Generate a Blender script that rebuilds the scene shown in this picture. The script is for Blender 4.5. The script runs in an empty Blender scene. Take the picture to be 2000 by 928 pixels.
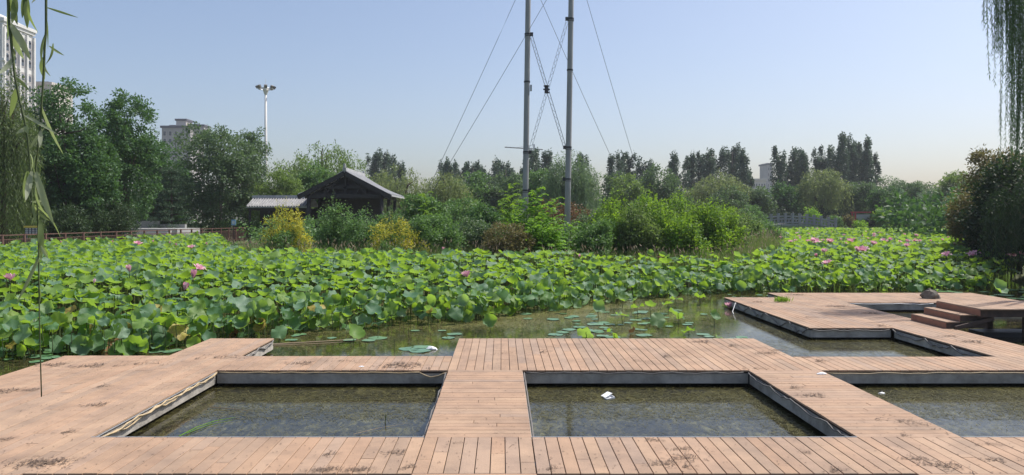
import bpy, math, random
import numpy as np
from mathutils import Vector, Matrix
R = math.radians
S = bpy.context.scene
C = S.collection
# ------------------------------------------------------------------ camera, sky, sun
EYE = 2.44                      # metres above the water
FP, VX, VY = 1450.0, 980.0, 427.0
cam = bpy.data.objects.new('camera', bpy.data.cameras.new('camera')); C.objects.link(cam); S.camera = cam
cam.location = (0, 0, EYE); cam.rotation_euler = (R(90), 0, 0)
cam.data.sensor_width = 36; cam.data.lens = FP/2000*36
cam.data.shift_x = 20/2000; cam.data.shift_y = -37/2000
cam.data.clip_end = 3000; cam.data.clip_start = .05
SUN_DIR = Vector((.92, .40, 0)).normalized(); EL = R(57)
sd = Vector((SUN_DIR.x*math.cos(EL), SUN_DIR.y*math.cos(EL), math.sin(EL)))
w = bpy.data.worlds.new('World'); S.world = w; w.use_nodes = True
nt = w.node_tree; bg = nt.nodes['Background']; sky = nt.nodes.new('ShaderNodeTexSky')
sky.sky_type = 'NISHITA'; sky.sun_disc = False; sky.sun_elevation = EL
sky.sun_rotation = math.atan2(SUN_DIR.x, SUN_DIR.y)
sky.air_density = 1.0; sky.dust_density = 2.5; sky.ozone_density = 3.0; sky.altitude = 30
tint = nt.nodes.new('ShaderNodeMix'); tint.data_type = 'RGBA'; tint.blend_type = 'MULTIPLY'; tint.inputs[0].default_value = 1; tint.inputs[7].default_value = (1.04, .975, .95, 1)   # hazy summer sky is a little less green
nt.links.new(sky.outputs[0], tint.inputs[6]); nt.links.new(tint.outputs[2], bg.inputs[0]); bg.inputs[1].default_value = .14
sun = bpy.data.objects.new('sun', bpy.data.lights.new('sun', 'SUN')); C.objects.link(sun)
sun.data.energy = 4.2; sun.data.angle = R(.6); sun.data.color = (1, .955, .88)
sun.rotation_euler = sd.to_track_quat('Z', 'Y').to_euler()
S.view_settings.view_transform = 'Standard'; S.view_settings.look = 'None'
S.view_settings.exposure = .27; S.view_settings.gamma = 1
S.cycles.use_denoising = True; S.cycles.sample_clamp_indirect = 4
S.cycles.max_bounces = 7; S.cycles.diffuse_bounces = 3; S.cycles.glossy_bounces = 3
S.cycles.transmission_bounces = 4; S.cycles.transparent_max_bounces = 6; S.cycles.volume_bounces = 0
rng = np.random.default_rng(7); rnd = random.Random(7)

def X(px, Y): return (px-VX)/FP*Y
def Z(py, Y): return EYE-(py-VY)/FP*Y
# ------------------------------------------------------------------ materials
def mat(name, col, rough=.7, col2=None, scale=4, detail=4, bump=0, bscale=None, stretch=None, transl=0, tcol=None,
        vary=None, spec=.5, metal=0, lo=.3, hi=.7, soft=None):
    m = bpy.data.materials.new(name); m.use_nodes = True; N = m.node_tree; L = N.links
    b = N.nodes['Principled BSDF']; out = N.nodes['Material Output']
    b.inputs['Roughness'].default_value = rough; b.inputs['Metallic'].default_value = metal
    b.inputs['Specular IOR Level'].default_value = spec
    b.inputs['Base Color'].default_value = (*col, 1)
    tc = N.nodes.new('ShaderNodeTexCoord'); mp = N.nodes.new('ShaderNodeMapping'); L.new(tc.outputs['Object'], mp.inputs[0])
    if stretch: mp.inputs['Scale'].default_value = stretch
    src = None
    if col2 is not None:
        no = N.nodes.new('ShaderNodeTexNoise'); no.inputs['Scale'].default_value = scale; no.inputs['Detail'].default_value = detail
        no.inputs['Roughness'].default_value = .62
        L.new(mp.outputs[0], no.inputs['Vector'])
        cr = N.nodes.new('ShaderNodeValToRGB'); cr.color_ramp.elements[0].position = lo; cr.color_ramp.elements[1].position = hi
        cr.color_ramp.elements[0].color = (*col, 1); cr.color_ramp.elements[1].color = (*col2, 1)
        L.new(no.outputs['Fac'], cr.inputs[0]); src = cr.outputs[0]
    if vary:     # per leaf / per board colour from the attribute v and the object's own random value
        at = N.nodes.new('ShaderNodeAttribute'); at.attribute_name = 'v'
        oi = N.nodes.new('ShaderNodeObjectInfo')
        ad = N.nodes.new('ShaderNodeMath'); ad.operation = 'ADD'; L.new(at.outputs['Fac'], ad.inputs[0])
        if soft: # objects of the same mesh take different tints
            L.new(oi.outputs['Random'], ad.inputs[1])
        else: ad.inputs[1].default_value = 0
        fr = N.nodes.new('ShaderNodeMath'); fr.operation = 'FRACT'; L.new(ad.outputs[0], fr.inputs[0])
        rp = N.nodes.new('ShaderNodeValToRGB'); e = rp.color_ramp.elements
        n = len(vary); e[0].position = 0; e[1].position = 1
        e[0].color = (*vary[0], 1); e[1].color = (*vary[-1], 1)
        for i in range(1, n-1):
            q = e.new(i/(n-1)); q.color = (*vary[i], 1)
        L.new(fr.outputs[0], rp.inputs[0])
        if src is not None:
            mx = N.nodes.new('ShaderNodeMix'); mx.data_type = 'RGBA'; mx.blend_type = 'MULTIPLY'; mx.inputs[0].default_value = 1
            L.new(rp.outputs[0], mx.inputs[6]); L.new(src, mx.inputs[7]); src = mx.outputs[2]
        else: src = rp.outputs[0]
    if src is not None: L.new(src, b.inputs['Base Color'])
    if bump:
        bn = N.nodes.new('ShaderNodeTexNoise'); bn.inputs['Scale'].default_value = bscale or scale*3; bn.inputs['Detail'].default_value = 5
        L.new(mp.outputs[0], bn.inputs['Vector'])
        bp = N.nodes.new('ShaderNodeBump'); bp.inputs['Strength'].default_value = bump; bp.inputs['Distance'].default_value = .02
        L.new(bn.outputs['Fac'], bp.inputs['Height']); L.new(bp.outputs[0], b.inputs['Normal'])
    if transl:
        tr = N.nodes.new('ShaderNodeBsdfTranslucent'); ms = N.nodes.new('ShaderNodeMixShader'); ms.inputs[0].default_value = transl
        if tcol and vary:
            mx = N.nodes.new('ShaderNodeMix'); mx.data_type = 'RGBA'; mx.blend_type = 'MIX'; mx.inputs[0].default_value = .75
            L.new(src, mx.inputs[6]); mx.inputs[7].default_value = (*tcol, 1); L.new(mx.outputs[2], tr.inputs[0])
        elif src is not None and not tcol: L.new(src, tr.inputs[0])
        else: tr.inputs[0].default_value = (*(tcol or col), 1)
        L.new(b.outputs[0], ms.inputs[1]); L.new(tr.outputs[0], ms.inputs[2]); L.new(ms.outputs[0], out.inputs[0])
    return m
M = {}
def leafmat(name, cols, tcol, transl=.4, rough=.55, spec=.35):
    M[name] = mat(name, cols[0], rough, vary=cols, transl=transl, tcol=tcol, spec=spec); return M[name]
M['plank'] = mat('plank', (1.05, 1.05, 1.05), .72, col2=(.66, .68, .72), scale=2.1, detail=10, lo=.40, hi=.74, bump=.25, bscale=60,
                 vary=[(.38, .252, .166), (.415, .272, .18), (.35, .245, .172), (.43, .29, .192), (.365, .26, .19), (.40, .258, .168), (.39, .268, .186)], spec=.25)
M['redplank'] = mat('red_plank', (.30, .135, .09), .6, col2=(.22, .105, .075), scale=6, bump=.2)
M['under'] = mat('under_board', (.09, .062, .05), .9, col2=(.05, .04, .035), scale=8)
M['concrete'] = mat('concrete', (.47, .435, .38), .85, col2=(.17, .158, .135), scale=3.2, detail=9, lo=.35, hi=.75, bump=.4, bscale=22)
M['cable'] = mat('cable', (.55, .42, .24), .6, col2=(.35, .27, .17), scale=10)
M['greycable'] = mat('grey_cable', (.16, .15, .14), .6)
M['steel'] = mat('steel', (.42, .44, .47), .45, col2=(.34, .36, .38), scale=3, metal=.3)
M['pole'] = mat('concrete_pole', (.34, .345, .35), .8, col2=(.25, .255, .262), scale=2.5, detail=8, bump=.2, stretch=(1, 1, .3))
M['iron'] = mat('dark_iron', (.035, .035, .04), .5, metal=.2)
M['wire'] = mat('wire', (.10, .105, .115), .5, metal=.3)
M['fence'] = mat('fence_paint', (.16, .085, .065), .6, col2=(.11, .06, .05), scale=5)
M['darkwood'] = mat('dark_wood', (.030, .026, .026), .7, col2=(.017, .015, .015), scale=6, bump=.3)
M['rooftile'] = mat('roof_tile', (.46, .465, .48), .8, col2=(.30, .305, .315), scale=3, detail=8, bump=.3)
M['paletile'] = mat('pale_tile', (.38, .375, .37), .85, col2=(.22, .22, .225), scale=2.5, detail=8, bump=.3)
M['stone'] = mat('stone', (.36, .36, .35), .85, col2=(.24, .24, .24), scale=2, detail=8, bump=.4)
M['terrace'] = mat('terrace_stone', (.42, .42, .41), .85, col2=(.30, .30, .30), scale=1.2, detail=8, bump=.2)
M['rock'] = mat('rock', (.21, .185, .15), .9, col2=(.10, .09, .075), scale=5, detail=8, bump=.8)
M['white'] = mat('white_facade', (.70, .69, .66), .8, col2=(.60, .59, .57), scale=.3)
M['greywall'] = mat('grey_facade', (.40, .375, .37), .85, col2=(.33, .31, .31), scale=.2)
M['beige'] = mat('beige_facade', (.55, .50, .46), .85)
M['darkroof'] = mat('dark_roof', (.10, .10, .12), .7)
M['glass'] = mat('window_glass', (.06, .075, .09), .15)
M['blue'] = mat('blue_sign', (.30, .52, .75), .5)
M['signwhite'] = mat('sign_white', (.75, .75, .75), .5)
M['signred'] = mat('sign_red', (.42, .05, .05), .5)
M['yellow'] = mat('yellow_paint', (.60, .45, .08), .5)
M['boardblack'] = mat('board_black', (.04, .045, .06), .5)
M['weed'] = mat('dry_weed', (.13, .09, .06), .95, vary=[(.075, .05, .038), (.15, .105, .075), (.24, .165, .115), (.10, .07, .05)])
M['stalk'] = mat('stalk', (.045, .07, .022), .7, col2=(.09, .12, .035), scale=8)
M['deadleaf'] = mat('dead_leaf', (.28, .15, .06), .8, vary=[(.24, .13, .05), (.42, .28, .08), (.5, .42, .16)], transl=.25)
M['oldleaf'] = mat('old_lotus_leaf', (.40, .36, .07), .6, col2=(.26, .15, .05), scale=5, lo=.42, hi=.68, transl=.3)
M['petal'] = mat('petal', (.80, .40, .50), .5, vary=[(.76, .26, .42), (.84, .52, .60), (.82, .42, .54), (.86, .66, .70)], transl=.35, soft=True)
M['paper'] = mat('white_litter', (.78, .79, .80), .6)
M['bark'] = mat('bark', (.10, .075, .055), .9, col2=(.05, .038, .03), scale=6, detail=8, bump=.8, stretch=(1, 1, .25))
M['palebark'] = mat('pale_bark', (.22, .19, .16), .9, col2=(.12, .10, .085), scale=6, detail=8, bump=.6, stretch=(1, 1, .25))
M['lotus'] = mat('lotus_leaf', (1, 1, 1), .58, col2=(.80, .84, .80), scale=3, soft=True,
                 vary=[(.11, .23, .14), (.20, .32, .22), (.09, .22, .05), (.15, .27, .17), (.19, .32, .05), (.11, .235, .14), (.06, .15, .06), (.22, .33, .05), (.25, .36, .27)],
                 transl=.44, tcol=(.42, .66, .03), spec=.45)
M['pad'] = mat('lily_pad', (1, 1, 1), .35, col2=(.8, .85, .8), scale=6, soft=True,
               vary=[(.12, .24, .15), (.16, .28, .17), (.10, .22, .08), (.14, .26, .17)], spec=.5)
leafmat('L_broad', [(0.0392, 0.0952, 0.0392), (0.0616, 0.134, 0.0504), (0.0784, 0.162, 0.056), (0.0504, 0.112, 0.056)], (.13, .27, .04), .34)
leafmat('L_grey', [(0.0875, 0.144, 0.075), (0.125, 0.188, 0.1), (0.0688, 0.119, 0.0625), (0.163, 0.225, 0.125)], (.17, .28, .07), .35)
leafmat('L_willow', [(0.127, 0.196, 0.069), (0.167, 0.241, 0.0805), (0.103, 0.167, 0.0575), (0.196, 0.265, 0.0978)], (.25, .38, .06), .42)
leafmat('L_olive', [(.085, .125, .05), (.12, .16, .06), (.06, .10, .04), (.15, .18, .07)], (.20, .30, .06), .38)
leafmat('L_palewillow', [(.16, .20, .085), (.20, .245, .11), (.13, .17, .08)], (.30, .38, .10), .40)
leafmat('L_weeping', [(0.112, 0.188, 0.106), (0.15, 0.225, 0.125), (0.0938, 0.163, 0.0938)], (.19, .30, .09), .4)
leafmat('L_bright', [(0.123, 0.246, 0.037), (0.16, 0.308, 0.0431), (0.0924, 0.197, 0.037), (0.222, 0.345, 0.0493)], (.36, .56, .03), .46)
leafmat('L_lime', [(.12, .26, .035), (.16, .32, .04), (.09, .20, .03)], (.38, .64, .04), .46)
leafmat('L_poplar', [(0.0627, 0.107, 0.0721), (0.0941, 0.141, 0.0909), (0.125, 0.18, 0.118), (0.047, 0.0862, 0.0596)], (.07, .13, .05), .22, .4)
leafmat('L_pine', [(0.054, 0.102, 0.06), (0.072, 0.132, 0.072), (0.096, 0.156, 0.078)], (.07, .13, .04), .2)
leafmat('L_juniper', [(.03, .06, .028), (.045, .085, .035), (.06, .10, .035)], (.08, .14, .03), .25)
leafmat('L_shrub', [(0.084, 0.161, 0.0629), (0.119, 0.211, 0.0771), (0.14, 0.252, 0.084), (0.07, 0.14, 0.0629)], (.17, .32, .05), .38)
leafmat('L_yellow', [(.38, .36, .04), (.54, .48, .06), (.26, .30, .04), (.14, .21, .04)], (.68, .64, .06), .40)
leafmat('L_red', [(.12, .10, .04), (.16, .115, .05), (.09, .12, .045), (.21, .15, .07), (.12, .14, .05)], (.26, .24, .07), .33)
leafmat('L_redtip', [(.16, .065, .035), (.11, .08, .03), (.20, .10, .05)], (.26, .14, .05), .33)
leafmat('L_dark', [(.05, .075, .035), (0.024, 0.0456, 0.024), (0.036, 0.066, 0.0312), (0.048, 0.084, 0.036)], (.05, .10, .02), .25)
leafmat('L_grass', [(.11, .17, .05), (.15, .21, .07), (.09, .14, .04), (.20, .23, .09)], (.27, .38, .08), .4)
leafmat('L_seed', [(.34, .27, .18), (.42, .33, .22), (.30, .22, .16)], (.4, .3, .2), .3)
leafmat('L_reed', [(.07, .13, .06), (.09, .16, .075), (.06, .11, .05)], (.12, .2, .06), .3)
leafmat('L_near', [(.13, .18, .09), (.20, .26, .11), (.30, .34, .20), (.42, .45, .34)], (.38, .50, .12), .42, .45)
leafmat('L_weedwet', [(.13, .12, .04), (.08, .08, .03), (.20, .18, .07), (.04, .045, .02)], (.2, .2, .06), .2, .4)
# ------------------------------------------------------------------ mesh helpers
def link(name, me, m=None, parent=None):
    o = bpy.data.objects.new(name, me); C.objects.link(o)
    if m is not None: me.materials.append(m)
    if parent is not None: o.parent = parent
    return o
def raw_mesh(name, V, F, v=None, smooth=False):
    V = np.asarray(V, np.float32); me = bpy.data.meshes.new(name)
    me.vertices.add(len(V)); me.vertices.foreach_set('co', V.ravel())
    F = np.asarray(F, np.int32); n, k = F.shape
    me.loops.add(n*k); me.loops.foreach_set('vertex_index', F.ravel())
    me.polygons.add(n); me.polygons.foreach_set('loop_start', np.arange(0, n*k, k, dtype=np.int32))
    if smooth: me.polygons.foreach_set('use_smooth', np.ones(n, bool))
    if v is not None:
        a = me.attributes.new('v', 'FLOAT', 'POINT'); a.data.foreach_set('value', np.asarray(v, np.float32).ravel())
    me.update(calc_edges=True); return me
class MB:
    def __init__(s): s.V = []; s.F = []; s.a = []
    def add(s, vs, fs, v=0.):
        b = len(s.V); s.V += [tuple(q) for q in vs]; s.F += [tuple(i+b for i in f) for f in fs]; s.a += [v]*len(vs); return s
    def box(s, x0, x1, y0, y1, z0, z1, v=0., bev=0):
        if bev:
            b = bev
            vs = [(x0, y0, z0), (x1, y0, z0), (x1, y1, z0), (x0, y1, z0), (x0, y0, z1-b), (x1, y0, z1-b), (x1, y1, z1-b), (x0, y1, z1-b),
                  (x0+b, y0+b, z1), (x1-b, y0+b, z1), (x1-b, y1-b, z1), (x0+b, y1-b, z1)]
            fs = [(3, 2, 1, 0), (0, 1, 5, 4), (1, 2, 6, 5), (2, 3, 7, 6), (3, 0, 4, 7), (4, 5, 9, 8), (5, 6, 10, 9), (6, 7, 11, 10), (7, 4, 8, 11), (8, 9, 10, 11)]
        else:
            vs = [(x0, y0, z0), (x1, y0, z0), (x1, y1, z0), (x0, y1, z0), (x0, y0, z1), (x1, y0, z1), (x1, y1, z1), (x0, y1, z1)]
            fs = [(3, 2, 1, 0), (4, 5, 6, 7), (0, 1, 5, 4), (1, 2, 6, 5), (2, 3, 7, 6), (3, 0, 4, 7)]
        return s.add(vs, fs, v)
    def bar(s, p, q, w, h=None, v=0.):   # rectangular beam from p to q
        p, q = Vector(p), Vector(q); d = (q-p).normalized(); h = h or w
        up = Vector((0, 0, 1)) if abs(d.z) < .95 else Vector((0, 1, 0))
        a = d.cross(up).normalized()*w/2; b = a.cross(d).normalized()*h/2
        vs = [p-a-b, p+a-b, p+a+b, p-a+b, q-a-b, q+a-b, q+a+b, q-a+b]
        return s.add(vs, [(0, 1, 2, 3), (7, 6, 5, 4), (0, 4, 5, 1), (1, 5, 6, 2), (2, 6, 7, 3), (3, 7, 4, 0)], v)
    def tube(s, pts, rad, n=6, v=0., cap=True):
        pts = [Vector(p) for p in pts]; r = rad if isinstance(rad, (list, tuple)) else [rad]*len(pts)
        b = len(s.V); fs = []
        for i, p in enumerate(pts):
            d = (pts[min(i+1, len(pts)-1)]-pts[max(i-1, 0)]).normalized()
            up = Vector((0, 0, 1)) if abs(d.z) < .9 else Vector((1, 0, 0))
            a = d.cross(up).normalized(); c = a.cross(d).normalized()
            for k in range(n):
                t = 2*math.pi*k/n; s.V.append(tuple(p+(a*math.cos(t)+c*math.sin(t))*r[i])); s.a.append(v)
            if i: fs += [(b+(i-1)*n+k, b+(i-1)*n+(k+1) % n, b+i*n+(k+1) % n, b+i*n+k) for k in range(n)]
        if cap: fs += [tuple(range(b+n-1, b-1, -1)), tuple(range(b+(len(pts)-1)*n, b+len(pts)*n))]
        s.F += fs; return s
    def build(s, name, m, parent=None, smooth=False, loc=None):
        me = bpy.data.meshes.new(name); me.from_pydata(s.V, [], s.F)
        a = me.attributes.new('v', 'FLOAT', 'POINT'); a.data.foreach_set('value', s.a)
        if smooth: me.polygons.foreach_set('use_smooth', [True]*len(me.polygons))
        o = link(name, me, m, parent)
        if loc is not None: o.location = loc
        return o
def tag(o, label=None, cat=None, group=None, kind=None):
    if label: o['label'] = label
    if cat: o['category'] = cat
    if group: o['group'] = group
    if kind: o['kind'] = kind
    return o
def thing(name, label, cat, loc=(0, 0, 0), group=None, rz=0):
    o = bpy.data.objects.new(name, None); C.objects.link(o); o.location = loc; o.rotation_euler.z = rz; o.empty_display_size = .1
    return tag(o, label, cat, group)
# vectorised leaf cards
def nrm(a): return a/np.maximum(np.linalg.norm(a, axis=1, keepdims=True), 1e-6)
def rdir(n, g=rng): return nrm(g.normal(size=(n, 3)))
def cards(P, D, Nn, L, W, v, bend=.0):
    """kite-shaped leaves: base P, direction D, face normal hint Nn"""
    D = nrm(D); Sd = nrm(np.cross(D, Nn)); Up = np.cross(Sd, D)
    L = np.asarray(L).reshape(-1, 1)*np.ones((len(P), 1)); W = np.asarray(W).reshape(-1, 1)*np.ones((len(P), 1))
    m = P+D*L*.42+Up*L*bend
    V = np.stack([P, m+Sd*W/2, P+D*L-Up*L*bend*.5, m-Sd*W/2], 1).reshape(-1, 3)
    return V, np.repeat(v, 4)
def leaf_obj(name, parts, m, parent=None):
    V = np.concatenate([p[0] for p in parts]); v = np.concatenate([p[1] for p in parts])
    F = np.arange(len(V), dtype=np.int32).reshape(-1, 4)
    return link(name, raw_mesh(name, V, F, v), m, parent)
def clumps(centres, rad, per, L, W, g, up=.35, flat=.75, droop=0, shell=.55):
    """leaves grouped in clumps; more leaves towards each clump's outside"""
    n = len(centres); c = np.repeat(centres, per, 0); r = np.repeat(np.asarray(rad)*np.ones(n), per).reshape(-1, 1)
    d = rdir(n*per, g); q = g.uniform(0, 1, (n*per, 1))**shell
    P = c+d*q*r*np.array([1, 1, flat])
    D = nrm(d+g.normal(size=d.shape)*.7+np.array([0, 0, -droop])); Nn = nrm(g.normal(size=d.shape)*.8+np.array([0, 0, up*2])+d*.5)
    base = np.repeat(g.uniform(0, 1, n), per)
    v = np.clip(base*.55+g.uniform(0, .45, n*per), 0, .999)
    return cards(P, D, Nn, L*g.uniform(.7, 1.3, n*per), W*g.uniform(.7, 1.3, n*per), v, .06)
def crown_pts(n, lobes, g, inner=.25):
    """clump centres on and inside a set of ellipsoid lobes (cx,cy,cz,rx,ry,rz)"""
    lob = np.array(lobes, float); vol = lob[:, 3]*lob[:, 5]; k = g.choice(len(lob), n, p=vol/vol.sum())
    d = rdir(n, g); q = np.where(g.uniform(size=n) < inner, g.uniform(.2, .8, n), g.uniform(.82, 1.04, n)).reshape(-1, 1)
    P = lob[k, :3]+d*q*lob[k, 3:]
    keep = np.ones(n, bool)
    return P[keep], d
def trunk_mb(h, r, lean=0, g=None):
    mb = MB(); pts = []
    for i in range(7):
        t = i/6; pts.append((lean*t*t*h+(g.normal()*.03*h*t if g else 0), (g.normal()*.02*h*t if g else 0), h*t))
    mb.tube(pts, [r*(1.25 if i == 0 else 1-.75*i/6) for i in range(7)], 8); return mb, pts
def broad_tree(name, label, x, y, z0, top, w_, bottom, m, n=300, per=40, L=.25, W=.14, rc=.55, seed=1, bark='bark', lobes=None, depth=.9,
               group=None, cat='tree', up=.35, stems=1, droop=0, limbs=14):
    g = np.random.default_rng(seed); H = top-z0; t = thing(name, label, cat, (x, y, z0), group)
    b = bottom-z0; cz = (H+b)/2; rz = (H-b)/2
    if lobes is None:
        lobes = [(0, 0, cz, w_/2*.80, w_/2*depth*.8, rz*.95)]
        for i in range(7):
            a = g.uniform(0, 6.28); e = g.uniform(-.55, .55); s = g.uniform(.32, .5)
            lobes.append((math.cos(a)*w_/2*.55, math.sin(a)*w_/2*.5, cz+e*rz, w_/2*s, w_/2*s, rz*s*1.05))
    P, d = crown_pts(n, lobes, g)
    P[:, 2] = np.clip(P[:, 2], .1, None)
    leaf_obj('crown', [clumps(P, rc*g.uniform(.6, 1.25, len(P)), per, L, W, g, up, droop=droop)], M[m], t)
    mb = MB()
    for s in range(stems):
        off = g.normal(size=2)*.25*(stems > 1); pts = []
        for i in range(7):
            q = i/6; pts.append((off[0]*(1+q*2)+g.normal()*.02*H*q, off[1]*(1+q)+g.normal()*.02*H*q, H*.8*q-.1))
        r = max(.05, .016*H)/math.sqrt(stems); mb.tube(pts, [r*(1.3 if i == 0 else 1-.8*i/6) for i in range(7)], 8)
        for k in range(limbs//stems):
            i = g.integers(2, 6); p = Vector(pts[i]); q = Vector(P[g.integers(len(P))])
            if q.z < p.z-.1*H: continue
            mid = (p+q)/2+Vector((0, 0, -.03*H)); mb.tube([p, mid, q], [r*.4, r*.25, r*.08], 5)
    mb.build('trunk', M[bark], t, True); return t
def willow(name, label, x, y, z0, top, w_, m, n=420, L=.42, W=.07, seed=1, lenf=(.25, .7), step=.16, bottom=.5, group=None, depth=.9, bark='bark', spread=.10, fill=True):
    g = np.random.default_rng(seed); H = top-z0; t = thing(name, label, 'willow', (x, y, z0), group)
    nb = 9; lob = [(0, 0, H*.62, w_*.30, w_*.30*depth, H*.36)]
    for i in range(nb):
        a = i/nb*6.28+g.uniform(-.3, .3); rr = g.uniform(.18, .30)*w_; s = g.uniform(.16, .24)
        lob.append((math.cos(a)*rr, math.sin(a)*rr*depth, H*g.uniform(.50, .72), w_*s, w_*s, H*g.uniform(.16, .24)))
    P, d = crown_pts(n, lob, g, .12); P = P[(d[:, 2] > -.35)]; n = len(P)
    parts = []; out = nrm(np.column_stack([P[:, 0], P[:, 1], np.zeros(n)]))
    ln = g.uniform(*lenf, n)*H; ln = np.minimum(ln, P[:, 2]-bottom*g.uniform(.6, 1.6, n)); ln = np.maximum(ln, .6)
    ns = int(H*lenf[1]/step)
    base = g.uniform(0, 1, n)
    for i in range(ns):
        s = i*step; k = ln > s; q = P[k].copy(); nk = k.sum()
        if nk == 0: break
        q += out[k]*(spread*np.sqrt(s+.01))*2.2; q[:, 2] -= s*(1-.25*math.exp(-s*2))
        q[:, :2] += g.normal(size=(nk, 2))*.05
        D = np.column_stack([g.normal(size=nk)*.35, g.normal(size=nk)*.35, -np.ones(nk)])+out[k]*.25*math.exp(-s)
        parts.append(cards(q, D, g.normal(size=(nk, 3)), L*g.uniform(.7, 1.2, nk), W*g.uniform(.8, 1.3, nk), np.clip(base[k]*.6+g.uniform(0, .4, nk), 0, .999)))
    if fill: parts.append(clumps(P[::2], .5, 16, L*.7, W*1.3, g))
    leaf_obj('crown', parts, M[m], t)
    mb = MB(); r = .03*H; mb.tube([(0, 0, -.1), (.1, 0, H*.2), (.15, .05, H*.42)], [r*1.2, r, r*.8], 9)
    for k in range(12):
        q = Vector(P[g.integers(n)]); mb.tube([(.15, .05, H*.40), Vector((q.x*.5, q.y*.5, q.z*.9)), q], [r*.5, r*.3, r*.06], 5)
    mb.build('trunk', M[bark], t, True); return t
def poplar(name, label, x, y, z0, top, w_, seed, group, bottom=3.0, per=18, L=.32, W=.22):
    g = np.random.default_rng(seed); H = top-z0; t = thing(name, label, 'poplar', (x, y, z0), group)
    n = int(50*H/10*w_); u = g.uniform(0, 1, n)**.85; h = bottom+(H-bottom)*u
    prof = np.clip(1.12-u**3.2*.9, .15, 1)*np.where(u < .12, .6+u*3, 1)
    ns_ = 5; sx = g.normal(size=(ns_, 2))*w_*.20; sk = g.integers(0, ns_, n); stop = g.uniform(.80, 1.0, ns_); stop[0] = 1.0
    a = g.uniform(0, 6.28, n); rr = w_*.30*prof*np.sqrt(g.uniform(.05, 1, n)); h = bottom+(h-bottom)*stop[sk]
    P = np.column_stack([np.cos(a)*rr+sx[sk, 0]*(.5+.6*u), np.sin(a)*rr+sx[sk, 1]*(.5+.6*u), h])
    ext = [P]
    for k in range(ns_):
        hh = bottom+(H-bottom)*stop[k]; ext.append(np.column_stack([sx[k, 0]*1.1+g.normal(size=5)*.05, sx[k, 1]*1.1+g.normal(size=5)*.05, np.linspace(hh-.9, hh+.35, 5)]))
    P = np.concatenate(ext)
    c, vv = clumps(P, .36*g.uniform(.6, 1.3, len(P)), per, L, W, g, .2, 1.5)
    leaf_obj('crown', [(c, vv)], M['L_poplar'], t)
    mb = MB(); mb.tube([(0, 0, -.2), (0, 0, H*.5), (0, 0, H*.93)], [.24, .16, .03], 7)
    for k in range(8):
        q = P[g.integers(n)]; mb.tube([(0, 0, max(q[2]-2, 1)), (q[0], q[1], q[2])], [.06, .02], 4)
    mb.build('trunk', M['palebark'], t, True); return t
def shooty_shrub(name, label, x, y, z0, top, w_, m, nst=60, L=.13, W=.07, seed=1, dens=26, spread=.5, depth=.8, cat='shrub', fill=120, group=None,
                 low=.15, bare='stalk', rc=.32, hvar=.45, fper=34):
    """many upright stems, each leafy to its tip"""
    g = np.random.default_rng(seed); H = (top-z0)*1.12; t = thing(name, label, cat, (x, y, z0), group); parts = []; mb = MB()
    for s in range(nst):
        a = g.uniform(0, 6.28); r0 = math.sqrt(g.uniform(0, 1))*w_/2*.45; r1 = r0*(1/.45)*g.uniform(.75, 1.05)
        edge = r1/(w_/2); h = H*(1-hvar*edge**2)*g.uniform(.72, 1.0)
        p0 = np.array([math.cos(a)*r0, math.sin(a)*r0*depth, 0]); p1 = np.array([math.cos(a)*r1, math.sin(a)*r1*depth, h])
        k = int(dens*h/2.2); u = np.sort(g.uniform(low, 1, k)); cur = p0+(p1-p0)*u[:, None]
        cur[:, :2] = p0[:2]+(p1-p0)[:2]*(u[:, None]**spread if spread < 1 else u[:, None]**spread)
        ang = g.uniform(0, 6.28, k)
        D = np.column_stack([np.cos(ang), np.sin(ang), g.uniform(-.1, .7, k)])
        sc = (1.15-.55*u)
        parts.append(cards(cur+g.normal(size=(k, 3))*.03, D, np.column_stack([g.normal(size=(k, 2))*.5, np.ones(k)]), L*g.uniform(.7, 1.3, k)*sc, W*g.uniform(.7, 1.3, k)*sc, np.clip(g.uniform(0, .55)+g.uniform(0, .45, k), 0, .999), .05))
        if s % 3 == 0: mb.tube([p0, (p0+p1)/2, p1], [.018, .012, .004], 4)
    if fill:
        P, d = crown_pts(fill, [(0, 0, H*.42, w_*.42, w_*.42*depth, H*.40), (w_*.1, 0, H*.3, w_*.46, w_*.42*depth, H*.28)], g, .35); P[:, 2] = np.clip(P[:, 2], .08, None)
        parts.append(clumps(P, rc, fper, L, W, g))
    leaf_obj('foliage', parts, M[m], t); mb.build('stem', M[bare], t); return t
# ------------------------------------------------------------------ terrain and water
POND = [(-24.4, -14), (-24.4, 38), (-22.4, 59), (-20.9, 56), (-11.5, 32.5), (-9.4, 28.6), (-4, 27.3), (0, 27), (4, 27.2), (8, 28), (11.3, 31), (13.5, 37),
        (18, 52), (24, 70), (32, 92), (35, 96.5), (60, 96.5), (57, 76), (42, 56), (26, 37), (20, 29), (17.6, 24), (16.4, 16), (15.6, 5), (15.6, -14)]
def seg_dist(px, py, poly):
    d = np.full(px.shape, 1e9); inside = np.zeros(px.shape, bool); n = len(poly)
    for i in range(n):
        x0, y0 = poly[i]; x1, y1 = poly[(i+1) % n]; dx, dy = x1-x0, y1-y0
        t = np.clip(((px-x0)*dx+(py-y0)*dy)/(dx*dx+dy*dy), 0, 1)
        d = np.minimum(d, np.hypot(px-x0-t*dx, py-y0-t*dy))
        c = ((y0 > py) != (y1 > py)) & (px < (x1-x0)*(py-y0)/(y1-y0+1e-12)+x0); inside ^= c
    return d, inside
def axis(a, b, st, far):
    core = np.arange(a, b+st, st); out = []; s = st; v = core[-1]
    while v < far: s *= 1.35; v += s; out.append(v)
    neg = []; s = st; v = core[0]
    while v > -far: s *= 1.35; v -= s; neg.append(v)
    return np.array(neg[::-1]+list(core)+out)
ax, ay = axis(-34, 66, .7, 1600), axis(-18, 104, .7, 1600)
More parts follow.
